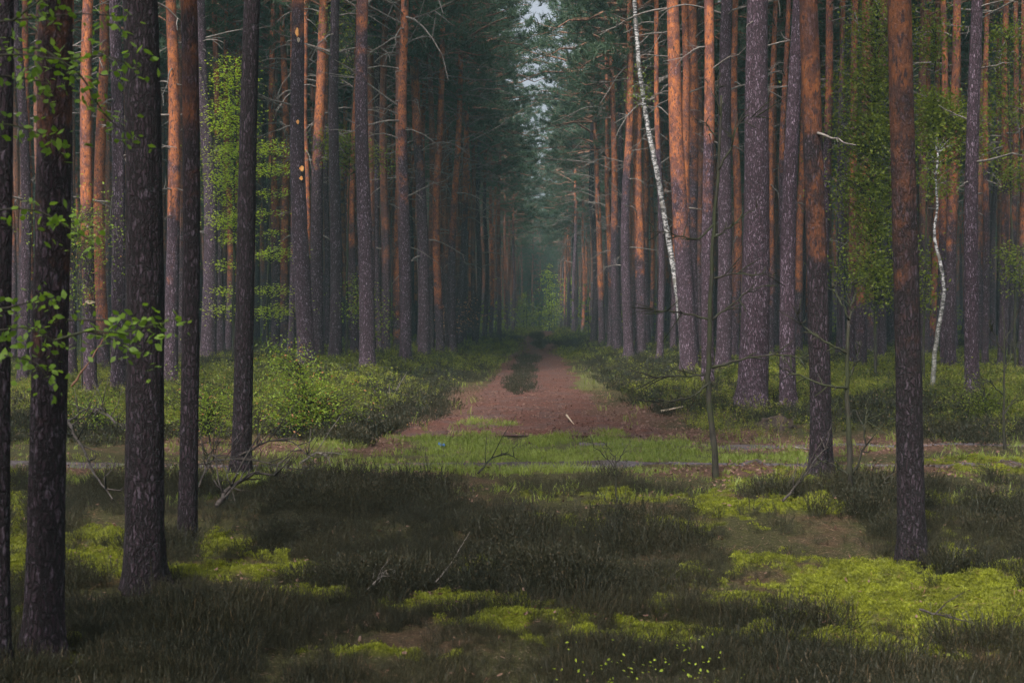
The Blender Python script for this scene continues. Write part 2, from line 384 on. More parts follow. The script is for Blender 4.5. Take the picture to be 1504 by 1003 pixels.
def ground_mat():
    m, t = newmat('forest_floor'); n = N(t); tc = n('TexCoord')
    P = tc.outputs['Object']
    a = n('TexNoise', i={'Vector': P, 'Scale': 1.2, 'Detail': 6, 'Roughness': .7}).outputs[0]
    b = n('TexNoise', i={'Vector': P, 'Scale': 22, 'Detail': 6, 'Roughness': .75}).outputs[0]
    v = n('TexVoronoi', feature='F1', i={'Vector': P, 'Scale': 38}).outputs['Color']
    vr = n('SeparateXYZ', i={0: v}).outputs[0]
    soil = n.mix(n.step(b, .3, .7), (.020, .014, .009), (.075, .048, .026))
    soil = n.mix(n.math('MULTIPLY', vr, .6), soil, (.062, .040, .024))
    drab = n.mix(n.step(b, .35, .7), (.018, .018, .007), (.050, .050, .018))
    c = n.mix(n.step(a, .36, .50), soil, drab)
    c = n.mix(n.math('MULTIPLY', n.step(n('TexNoise', i={'Vector': P, 'Scale': 60, 'Detail': 3}).outputs[0], .60, .66), .7), c, (.17, .12, .09))
    mo = n('Attribute', attribute_type='GEOMETRY', attribute_name='moss').outputs['Fac']
    mc = n.mix(n.step(b, .3, .75), (.045, .052, .006), (.16, .175, .012))
    c = n.mix(mo, c, mc)
    gr = n('Attribute', attribute_type='GEOMETRY', attribute_name='grass').outputs['Fac']
    c = n.mix(n.math('MULTIPLY', gr, .8), c, n.mix(b, (.045, .065, .018), (.12, .11, .045)))
    rl = n('Attribute', attribute_type='GEOMETRY', attribute_name='litter').outputs['Fac']
    c = n.mix(rl, c, n.mix(n.step(b, .35, .7), (.040, .024, .018), (.14, .078, .055)))
    bp = n('Bump', i={'Strength': .9, 'Distance': .03, 'Height': n.math('ADD', b, n.math('MULTIPLY', vr, .4))})
    b_ = n('BsdfPrincipled', i={'Base Color': c, 'Roughness': .95, 'Normal': bp.outputs[0], 'Specular IOR Level': .1}); n('OutputMaterial', i={0: b_.outputs[0]}); return m
M_GROUND = ground_mat()
def track_mat(name, a, b, c3, sc1=16):
    m, t = newmat(name); n = N(t); P = n('TexCoord').outputs['Object']
    f = n('TexNoise', i={'Vector': P, 'Scale': sc1, 'Detail': 7, 'Roughness': .75}).outputs[0]
    g = n('TexNoise', i={'Vector': P, 'Scale': 1.3, 'Detail': 6, 'Roughness': .7}).outputs[0]
    c = n.mix(n.step(f, .35, .68), a, b); c = n.mix(n.step(g, .42, .62), c, c3)
    vv = n('TexVoronoi', feature='F1', i={'Vector': P, 'Scale': 45}); vr = n('SeparateXYZ', i={0: vv.outputs['Color']}).outputs[0]
    c = n.mix(n.math('MULTIPLY', n.step(vr, .7, .9), .5), c, b)
    bp = n('Bump', i={'Strength': .8, 'Distance': .02, 'Height': n.math('ADD', f, n.math('MULTIPLY', vr, .5))})
    b_ = n('BsdfPrincipled', i={'Base Color': c, 'Roughness': .93, 'Normal': bp.outputs[0], 'Specular IOR Level': .15}); n('OutputMaterial', i={0: b_.outputs[0]}); return m
M_TRACK = track_mat('needle_track', (.024, .012, .010), (.125, .050, .036), (.060, .040, .038))
M_ROAD = track_mat('gravel', (.045, .038, .045), (.12, .108, .122), (.04, .028, .022), 26)

# ------------------------------------------------------------------ ground
def attr(me, name, val):
    a = me.attributes.new(name, 'FLOAT', 'POINT'); a.data.foreach_set('value', np.asarray(val, np.float32).ravel())
def grid_mesh(name, X, Y, Z, mats):
    r, c = X.shape; mb = MB(); i = np.arange(r - 1)[:, None] * c; j = np.arange(c - 1)[None]
    Q = np.stack([i + j, i + j + 1, i + c + j + 1, i + c + j], -1).reshape(-1, 4)
    mb.add(np.stack([X, Y, Z], -1).reshape(-1, 3), Q); return mb.mesh(name, mats)
ys = np.concatenate([np.linspace(-70, 2, 30)[:-1], np.geomspace(2, 300, 720), np.geomspace(303, 900, 20)])
s = np.linspace(-1, 1, 521)
Wd = np.clip(ys, 4, 400) + 4
X = Wd[:, None] * (.42 * s + 1.6 * s ** 7 + 2.2 * s ** 21)[None]; Y = np.repeat(ys[:, None], len(s), 1)
Z = zf(X, Y)
g_me = grid_mesh('ground', X, Y, Z, [M_GROUND])
pxg, pyg, w1, w2, mo = zones(X, Y)
attr(g_me, 'moss', mo)
attr(g_me, 'grass', np.clip(ell(pxg, pyg, GRASS) * 2.5 + .3 + .6 * w2, 0, 1))
attr(g_me, 'litter', np.clip(ell(pxg, pyg, REDLIT) * 2.2 + .3 + .8 * w2, 0, 1))
tag(link('ground', g_me), kind='structure')
# forest track: two needle-covered ruts running away to the crest
def strip(name, ctr, width, y0, y1, n, lift, mat, along='y', cols=14, seed=5):
    t = np.linspace(0, 1, n); yy = y0 * (y1 / y0) ** t if along == 'y' else y0 + (y1 - y0) * t
    u = np.linspace(-1, 1, cols)
    if along == 'y':
        c = ctr(yy); w = width(yy); eL = fb2(yy * .9, yy * 0, seed) * .35 + fb2(yy * 3, yy * 0, seed + 3) * .12
        eR = fb2(yy * .9, yy * 0 + 9, seed) * .35 + fb2(yy * 3, yy * 0 + 9, seed + 3) * .12
        XX = c[:, None] + u[None] * w[:, None] + np.where(u[None] < 0, eL[:, None], eR[:, None]) * np.abs(u[None]) * np.minimum(1, w[:, None]); YY = np.repeat(yy[:, None], cols, 1)
    else:
        c = ctr(yy); w = width(yy); eL = fb2(yy * .9, yy * 0, seed) * .3 + fb2(yy * 3.3, yy * 0, seed + 3) * .12
        XX = np.repeat(yy[:, None], cols, 1); YY = c[:, None] + u[None] * (w + eL)[:, None]
    me = grid_mesh(name, XX, YY, zf(XX, YY) + lift - .05 * np.abs(u[None]) ** 6, [mat])
    return tag(link(name, me), kind='structure')
strip('forest_track', center, lambda y: 1.30 + 1.0 * (1 - sm(21.5, 26, y)) * sm(18, 21, y), 20.2, 170, 500, .02, M_TRACK, cols=30)
# crossing gravel road: two wheel lanes
strip('gravel_road', lambda x: road_c(x) - .55 + .12 * np.sin(x * .7), lambda x: .15 + .13 * np.sin(x * .9 + 1) + .08 * np.sin(x * 2.3), -45, 45, 900, .022, M_ROAD, 'x', 10, 11)
strip('wheel_rut', lambda x: road_c(x) + 2.1 + .0 * x, lambda x: .33 * sm(1.2, 2.4, x) + .012, .9, 45, 500, .022, M_ROAD, 'x', 8, 17)

# ------------------------------------------------------------------ ground-cover templates
def tmpl(f, k):
    out = []
    for q in range(k):
        mb = MB(); f(mb, np.random.default_rng(100 + q)); out.append(mb.arrays())
    return out
def t_heather(stems, leaves, hh, lw, spread=.10):
    def f(mb, g):
        for _ in range(stems):
            a = g.uniform(0, 6.283); h = hh * g.uniform(.55, 1.1); lean = g.uniform(.05, .75)
            d = np.array([math.cos(a), math.sin(a), 0]); b = d * g.uniform(0, spread)
            ts = np.linspace(0, 1, 4)
            P = b + d * (lean * h * ts ** 1.4)[:, None] + np.array([0, 0, 1]) * (h * ts)[:, None] + g.normal(0, .012, (4, 3)) * ts[:, None]
            w = .0016; sd = np.array([-d[1], d[0], 0]) * w
            V = np.concatenate([P - sd, P + sd]); mb.add(V, [[i, i + 4, i + 5, i + 1] for i in range(3)], mat=0)
            t = g.uniform(.25, 1.02, leaves); k = np.clip((t * 3).astype(int), 0, 2); fr = t * 3 - k
            C = P[k] * (1 - fr)[:, None] + P[k + 1] * fr[:, None]
            dr = g.normal(size=(leaves, 3)); dr[:, 2] = np.abs(dr[:, 2]) + .8; dr /= np.linalg.norm(dr, axis=1)[:, None]
            sd2 = np.cross(dr, g.normal(size=(leaves, 3))); sd2 /= np.linalg.norm(sd2, axis=1)[:, None]
            L = g.uniform(2.0, 3.6, leaves)[:, None] * lw
            V = np.stack([C - sd2 * lw * .5, C + sd2 * lw * .5, C + dr * L], 1).reshape(-1, 3)
            mb.add(V, tris=np.arange(leaves * 3).reshape(-1, 3), mat=0)
    return f
T_HN = tmpl(t_heather(18, 40, .19, .0030), 8)
T_HM = tmpl(t_heather(16, 26, .21, .0050), 6)
T_HF = tmpl(t_heather(12, 16, .20, .013, .2), 5)
def t_leafy(stems, leaves, hh, ls, spread=.12):
    def f(mb, g):
        for _ in range(stems):
            a = g.uniform(0, 6.283); h = hh * g.uniform(.5, 1.1); d = np.array([math.cos(a), math.sin(a), 0]); b = d * g.uniform(0, spread)
            tip = b + d * h * g.uniform(.1, .7) + np.array([0, 0, h])
            sd = np.array([-d[1], d[0], 0]) * .003
            mb.add([b - sd, b + sd, tip], tris=[[0, 1, 2]])
            t = g.uniform(.35, 1.05, leaves)[:, None]; C = b * (1 - t) + tip * t + g.normal(0, ls * 1.0, (leaves, 3))
            n = g.normal(size=(leaves, 3)) * .6 + np.array([0, 0, 1.0]); n /= np.linalg.norm(n, axis=1)[:, None]
            u = np.cross(n, g.normal(size=(leaves, 3))); u /= np.linalg.norm(u, axis=1)[:, None]; v = np.cross(n, u)
            s_ = ls * g.uniform(.6, 1.2, leaves)[:, None]
            V = np.stack([C - u * s_, C + v * s_ * .55, C + u * s_, C - v * s_ * .55], 1).reshape(-1, 3)
            mb.add(V, np.arange(leaves * 4).reshape(-1, 4))
    return f
T_BN = tmpl(t_leafy(9, 12, .19, .012), 5)
T_BF = tmpl(t_leafy(8, 11, .24, .024, .22), 4)
def t_grass(nb, hh, w, spread):
    def f(mb, g):
        for _ in range(nb):
            a = g.uniform(0, 6.283); h = hh * g.uniform(.5, 1.15); d = np.array([math.cos(a), math.sin(a), 0]); b = np.append(g.normal(0, spread, 2), 0)
            m_ = b + d * h * .15 + np.array([0, 0, h * .6]); t_ = b + d * h * g.uniform(.3, .9) + np.array([0, 0, h])
            sd = np.array([-d[1], d[0], 0]) * w
            mb.add([b - sd, b + sd, m_ + sd * .8, m_ - sd * .8, t_], [[0, 1, 2, 3]], [[3, 2, 4]])
    return f
T_GR = tmpl(t_grass(9, .060, .0026, .03), 6)
T_GF = tmpl(t_grass(7, .15, .006, .06), 4)
T_MO = tmpl(t_grass(12, .014, .0022, .013), 6)
def t_flake(mb, g):
    a = g.uniform(-.5, .5); c = g.uniform(.2, .7)
    V = np.array([[-1, 0, c * .5], [-.3, .5, 0], [.6, .4, .1], [1, 0, c], [.5, -.45, .1], [-.4, -.45, .05], [0, 0, 0]]) * [1, 1, .7]
    mb.add(V, tris=[[6, 0, 5], [6, 5, 4], [6, 4, 3], [6, 3, 2], [6, 2, 1], [6, 1, 0]])
T_LF = tmpl(t_flake, 4)
def t_needles(mb, g):
    for _ in range(6):
        a = g.uniform(0, 3.14); c = np.append(g.normal(0, .05, 2), g.uniform(0, .01)); d = np.array([math.cos(a), math.sin(a), g.normal(0, .15)]) * .035; s_ = np.array([-d[1], d[0], 0]) * .05
        mb.add([c - d, c + s_, c + d, c - s_], [[0, 1, 2, 3]])
T_ND = tmpl(t_needles, 5)

def cand(n, d0, d1, half=.44, extra=.6, p=1.0):
    """random ground points between depths d0 and d1, inside a wedge a little wider than the view"""
    u = rng.uniform(0, 1, n); a = 2 - p
    y = (d0 ** a + (d1 ** a - d0 ** a) * u) ** (1 / a) if a > 0 else d0 * (d1 / d0) ** u
    x = rng.uniform(-1, 1, n) * (half * y + extra); return x, y
def put(x, y): return np.stack([x, y, zf(x, y)], -1)
def road_dist(x, y): return np.abs(y - (road_c(x) - .55))

def heather_p(x, y):
    px, py, w1, w2, mo = zones(x, y)
    near = sm(704, 722, py + 14 * w2 + np.where((px > 460) & (px < 1040), -6, 0))
    clump = np.clip(.62 + 1.2 * w1 + .5 * w2, 0, 1)
    fl = np.clip(ell(px, py, FLOOR) * 3 + .6, 0, 1)
    p = near * clump * np.clip(1.15 - 1.25 * mo, 0, 1) * (1 - .6 * fl) * (1 - .90 * np.clip(ell(px, py, MOSS) * 3 + .3 + 1.1 * w2, 0, 1))
    f = .97 * np.clip(ell(px, py, HEATH_FAR) * 2.6 + .45 + .9 * w1 + .5 * w2, 0, 1) * (y > 18.5)
    wild = (y > 24) * (np.abs(x - center(y)) > 2.2) * np.clip(.48 + 1.2 * w1, 0, .9)
    return np.maximum(np.maximum(p, f), wild)
LY = []
x, y = cand(52000, 3.0, 9.5, p=.6); k = rng.uniform(0, 1, len(x)) < heather_p(x, y); x, y = x[k], y[k]
LY.append((T_HN, [M_HEATH], put(x, y), rng.uniform(.28, .75, len(x)) * np.clip(.95 + 1.3 * fb2(x * 1.1, y * 1.1, 61), .5, 1.6), .25, True))
x, y = cand(52000, 9.5, 18, p=.6); k = rng.uniform(0, 1, len(x)) < heather_p(x, y); x, y = x[k], y[k]
LY.append((T_HM, [M_HEATH], put(x, y), rng.uniform(.32, .9, len(x)) * np.clip(.95 + 1.3 * fb2(x * 1.1, y * 1.1, 61), .5, 1.6), .25, True))
scatter('heather', LY, 'dark wiry heather covering the shaded forest floor in front of the gravel road', 'heather')
LY = []
x, y = cand(70000, 18.5, 150, p=1.35); k = rng.uniform(0, 1, len(x)) < heather_p(x, y); x, y = x[k], y[k]
LY.append((T_HF, [M_HEATH], put(x, y), rng.uniform(.35, 1.2, len(x)) * (.85 + .6 * fb2(x, y, 62)) * (1 + .8 * sm(40, 120, y)) * np.where(np.abs(x - center(y)) < 1.6, .8, 1), .2, True))
scatter('far_heather', LY, 'brownish green heather growing beside and between the ruts of the track', 'heather')

def bilb_p(x, y):
    px, py, w1, w2, mo = zones(x, y)
    p = np.clip(ell(px, py, BILB) * 3 + .6 + .8 * w2, 0, 1) * (y > 18); p = np.maximum(p, .16 * (y > 20) * (np.abs(x - center(y)) > 2.6)) * sm(19.0, 21.5, y + 1.5 * w1)
    wild = (y > 26) * (np.abs(x - center(y)) > 2.0) * np.clip(.05 + 1.2 * w2, 0, .7)
    return np.maximum(p, wild)
LY = []
x, y = cand(19000, 18.3, 34, p=.8); k = rng.uniform(0, 1, len(x)) < bilb_p(x, y); x, y = x[k], y[k]
LY.append((T_BN, [M_BILB], put(x, y), rng.uniform(.7, 1.4, len(x)), .2, True))
x, y = cand(32000, 30, 170, p=1.35); k = rng.uniform(0, 1, len(x)) < bilb_p(x, y); x, y = x[k], y[k]
LY.append((T_BF, [M_BILB], put(x, y), rng.uniform(.6, 1.2, len(x)) * (1 + .8 * sm(50, 140, y)), .2, True))
scatter('bilberry_shrubs', LY, 'low fresh green bilberry bushes spreading under the pines beyond the road', 'bilberry')

LY = []
x, y = cand(420000, 3.2, 17.5, p=.8); px, py, w1, w2, mo = zones(x, y); k = rng.uniform(0, 1, len(x)) < np.clip(mo * 1.3 - .25, 0, 1); x, y = x[k], y[k]
LY.append((T_MO, [M_MOSS], put(x, y), rng.uniform(.7, 1.5, len(x)), .3, True))
scatter('moss', LY, 'bright yellow green moss cushions between the dark heather', 'moss')

LY = []
x, y = cand(80000, 12.5, 30, p=.8); px, py, w1, w2, mo = zones(x, y)
p = np.clip(ell(px, py, GRASS) * 2.0 + .15 + 1.3 * w2 + .5 * w1, 0, 1); p = np.maximum(p, .13 * (y > 13.6) * (y < 20.5) * (w2 > -.1)); p = p * sm(.1, .35, road_dist(x, y) + .18 * w2)
k = rng.uniform(0, 1, len(x)) < p; x, y = x[k], y[k]
LY.append((T_GR, [M_GRASS], put(x, y), rng.uniform(.4, 1.4, len(x)) * (1.1 + .4 * w2[k] ), .2, True))
x, y = cand(5000, 21, 120, p=1.3); dx = np.abs(x - center(y)); k = (dx > 1.0) & (dx < 2.4) & (rng.uniform(0, 1, len(x)) < .5); x, y = x[k], y[k]
LY.append((T_GF, [M_GRASS], put(x, y), rng.uniform(.5, 1.2, len(x)), .2, True))
scatter('grass', LY, 'short sunlit green grass on the clearing beside the gravel road', 'grass')

LY = []
x, y = cand(110000, 3.5, 60, p=1.1); px, py, w1, w2, mo = zones(x, y)
p = np.clip(ell(px, py, REDLIT) * 2.6 + .5 + .6 * w2, 0, .95); p = np.maximum(p, np.clip(ell(px, py, FLOOR) * 3 + .5, 0, .55) * (y < 19)); p = np.maximum(p, .06)
p = np.where((np.abs(x - center(y)) < 1.3) & (y > 21), np.maximum(p * .7, .25), p)
k = rng.uniform(0, 1, len(x)) < p; x, y = x[k], y[k]
Pp = put(x, y); Pp[:, 2] += .03
LY.append((T_LF, [M_LITTER], Pp, rng.uniform(.009, .028, len(x)) * np.where(y < 12, .8, 1), .4, True))
scatter('leaf_litter', LY, 'dry pinkish brown leaves strewn over the clearing and the mossy floor', 'dead leaves')
LY = []
x, y = cand(26000, 3.5, 40, p=.9); px, py, w1, w2, mo = zones(x, y)
dx = np.abs(x - center(y)); p = np.where((dx < 2.6) & (y > 20), .9, .15) * (road_dist(x, y) > .3)
k = rng.uniform(0, 1, len(x)) < p; x, y = x[k], y[k]; Pp = put(x, y); Pp[:, 2] += .028
LY.append((T_ND, [M_NEEDLELIT], Pp, rng.uniform(.7, 1.5, len(x)), .1, True))
scatter('needle_litter', LY, 'rust brown fallen pine needles scattered over the track', 'fallen needles')

# ------------------------------------------------------------------ pines
def crown_mesh(seed, height, rad, whorls, tufts, nlen=.17, nper=15, nw=.013):
    g = np.random.default_rng(seed); mb = MB(); tips = []
    for k in range(whorls):
        t = (k + g.uniform(-.3, .3)) / whorls; t = min(max(t, 0), .98); z0 = t * height
        prof = (math.sin(min(1, t * 1.5 + .28) * 1.571) if t < .5 else 1.0) * (1 - max(0, t - .35) / .68) ** .7
        for _ in range(g.integers(2, 5)):
            a = g.uniform(0, 6.283); L = rad * prof * g.uniform(.45, 1.15) + .25
            d = np.array([math.cos(a), math.sin(a), 0]); ts = np.linspace(0, 1, 6)
            rise = g.uniform(-.15, .55) + .5 * t
            P = np.array([0, 0, z0]) + d * (L * ts)[:, None] + np.array([0, 0, 1]) * (L * (rise * ts - .25 * ts ** 2 * (1 - t)))[:, None] + g.normal(0, .06, (6, 3)) * ts[:, None]
            tube(mb, P, np.linspace(.018 + .018 * L, .008, 6), 4, 1, False)
            nb = max(3, int(L * 3.2))
            for q in range(nb):
                u = g.uniform(.3, 1); i = min(4, int(u * 5)); c = P[i] + (P[i + 1] - P[i]) * (u * 5 - i)
                sdv = np.array([-d[1], d[0], 0]) * g.choice([-1, 1]); dd = d * g.uniform(.3, 1) + sdv * g.uniform(.2, 1) + np.array([0, 0, g.uniform(-.1, .6)]); l2 = g.uniform(.3, .75) * (1.1 - .3 * t)
                e = c + dd * l2; tube(mb, np.stack([c, (c + e) / 2 + [0, 0, -.03], e]), [.009, .007, .004], 3, 1, False)
                for w in (.45, .7, .9, 1.05):
                    tips.append((c + (e - c) * w + g.normal(0, .06, 3), dd))
            tips.append((P[-1], d))
    C = np.array([a for a, b in tips]); Dd = np.array([b for a, b in tips]); 
    if len(C) > tufts: k = g.permutation(len(C))[:tufts]; C, Dd = C[k], Dd[k]
    n = len(C); Dd = Dd / np.linalg.norm(Dd, axis=1)[:, None]
    dr = g.normal(size=(n, nper, 3)) * .75 + Dd[:, None] * .55 + np.array([0, 0, .35]); dr /= np.linalg.norm(dr, axis=2)[:, :, None]
    L = nlen * g.uniform(.7, 1.3, (n, nper, 1)); st = C[:, None] + g.normal(0, .035, (n, nper, 3))
    sdv = np.cross(dr, g.normal(size=(n, nper, 3))); sdv /= np.linalg.norm(sdv, axis=2)[:, :, None]
    V = np.stack([st - sdv * nw, st + sdv * nw, st + dr * L], 2).reshape(-1, 3)
    mb.add(V, tris=np.arange(len(V)).reshape(-1, 3), mat=0)
    return mb
CROWNS = [crown_mesh(500 + k, h, r, w, 1900, nw=.015).mesh('pine_crown', [M_NEEDLE, M_LIMB], False) for k, (h, r, w) in
          enumerate([(8.5, 2.5, 20), (9.5, 2.2, 22), (8.0, 2.9, 18), (10.0, 2.5, 24), (9.0, 2.7, 20)])]
STANDC = [crown_mesh(560 + k, h, r, w, 1150, nw=.015).mesh('stand_crown', [M_NEEDLE, M_LIMB], False) for k, (h, r, w) in
          enumerate([(8.5, 2.5, 18), (9.5, 2.2, 20), (8.0, 2.9, 16), (10.0, 2.5, 22), (9.0, 2.7, 18)])]
CROWNH = [8.5, 9.5, 8.0, 10.0, 9.0]

def trunk_mb(r2, H, lean, seed, detail, cb, taper=.036, nbr=14, brl=1.6, bow=0.0, brmin=3.0):
    """r2: radius at 2 m; lean (dx, dy) per metre; cb: height of the crown base"""
    g = np.random.default_rng(seed); mb = MB()
    if detail == 2: z = np.concatenate([np.arange(-.25, 5.2, .03), np.arange(5.3, H, .5), [H]]); sd = 56
    elif detail == 1: z = np.concatenate([np.arange(-.3, 8.5, .10), np.arange(8.8, H, .6), [H]]); sd = 22
    else: z = np.concatenate([[-.4, -.1, .1, .3, .7], np.arange(1.2, H, 1.0), [H]]); sd = 9
    r = r2 * (1 - taper * (z - 2)); rc = r2 * (1 - taper * (cb - 2))
    r = np.where(z > cb, np.maximum(rc * (1 - (z - cb) / (H - cb)) ** .8, .012), r); r = np.maximum(r, .012)
    ph = g.uniform(0, 9, 4); a1 = .04 + .04 * g.uniform()
    cx = lean[0] * z + a1 * np.sin(z * .45 + ph[0]) * np.clip(z / 6, 0, 1) + bow * np.sin(np.clip(z / 8, 0, 1) * math.pi)
    cy = lean[1] * z + a1 * np.sin(z * .38 + ph[1]) * np.clip(z / 6, 0, 1)
    th = np.arange(sd) / sd * 2 * np.pi; TH, ZZ = np.meshgrid(th, z)
    fl = 1 + (.40 + .20 * np.sin(TH * 3 + ph[2]) + .12 * np.sin(TH * 5 + ph[3])) * np.exp(-np.maximum(ZZ, 0) / .16)
    RR = r[:, None] * fl
    if detail:
        cxn, syn = np.cos(TH), np.sin(TH); k1 = 3.2
        w = n3(cxn * k1 + ph[0], syn * k1 + ph[1], ZZ * 2.0, seed % 97)
        rid = 1 - np.abs(n3(cxn * 6.5 + ph[0], syn * 6.5 + ph[1], ZZ * 4.2, seed % 91)) * 2
        amp = .05 if detail == 2 else .045
        low = 1 - sm(5, 9, ZZ) * .6
        RR = RR * (1 + .03 * w) * (1 + amp * rid * low)
    V = np.stack([cx[:, None] + RR * np.cos(TH), cy[:, None] + RR * np.sin(TH), ZZ], -1).reshape(-1, 3)
    i = np.arange(len(z) - 1)[:, None] * sd; j = np.arange(sd)[None]; k = (j + 1) % sd
    mb.add(V, np.stack([i + j, i + k, i + sd + k, i + sd + j], -1).reshape(-1, 4), mat=0)
    ax = lambda q: (np.interp(q, z, cx), np.interp(q, z, cy), np.interp(q, z, r))
    for _ in range(nbr):
        zz = brmin + (cb + 1 - brmin) * g.uniform(0, 1) ** .6; a = g.uniform(0, 6.283); x0, y0, rr = ax(zz)
        L = brl * g.uniform(.12, 1) ** 1.3 * (.5 + .6 * zz / cb); d = np.array([math.cos(a), math.sin(a), 0]); nseg = 6; ts = np.linspace(0, 1, nseg)
        up = g.uniform(-.25, .65); dr = g.uniform(-.7, .1)
        P = np.array([x0, y0, zz]) + d * (rr * .7 + L * ts)[:, None] + np.array([0, 0, 1.0]) * (L * (up * ts + dr * ts ** 2))[:, None] + g.normal(0, .035, (nseg, 3)) * (ts * min(L, 1.2))[:, None]
        rb = .010 + .011 * L; tube(mb, P, np.linspace(rb, rb * .3, nseg), 4, 1, False)
        if L > .5:
            for _ in range(g.integers(1, 4)):
                u = g.uniform(.3, .95); i = min(nseg - 2, int(u * (nseg - 1))); c = P[i]; e = c + (d * g.uniform(.2, .8) + g.normal(0, .45, 3)) * L * .35
                tube(mb, np.stack([c, (c + e) / 2 + g.normal(0, .02, 3), e]), [rb * .5, rb * .4, rb * .2], 3, 1, False)
    return mb, ax
NPINE = [0]
def pine(x, y, D, r2, lean, turn, label, group=None, seed=0, detail=1, H=20.5, cb=12.0, tone=1.0, taper=.036, nbr=22, brl=2.0, shared=None, bow=0, crown=None, brmin=3.0, cs=1.0):
    z = float(zf(np.array([x]), np.array([y]))[0])
    root = empty('pine_tree', (x, y, z), label, 'pine tree', group)
    g = np.random.default_rng(seed + 11)
    if shared is None:
        mb, ax = trunk_mb(r2, H, lean, seed, detail, cb, taper, nbr, brl, bow, brmin)
        me = mb.mesh('pine_trunk', [M_BARK, M_TWIG]); sx = 1.0
    else:
        me, ax, sr = shared; 
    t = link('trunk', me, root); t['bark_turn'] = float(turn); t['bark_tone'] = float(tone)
    if shared is not None: t.scale = (r2 / sr, r2 / sr, 1); t.rotation_euler = (-lean[1], lean[0], 0)
    k = g.integers(0, 5) if crown is None else crown; sc_ = (H - cb + .8) / CROWNH[k]
    if shared is None: cx, cy, _ = ax(cb); tx, ty, _ = ax(H - 1)
    else: cx, cy = lean[0] * cb, lean[1] * cb; tx, ty = lean[0] * H, lean[1] * H
    c = link('crown', (CROWNS if cs > 1 and y < 115 else STANDC)[k], root, (float(cx), float(cy), cb)); q = g.uniform(.85, 1.15) * cs
    c.scale = (q, q, sc_); c.rotation_euler = (-(ty - cy) / (H - cb), (tx - cx) / (H - cb), 0)
    c.rotation_euler.rotate_axis('Z', g.uniform(0, 6.28))
    return root
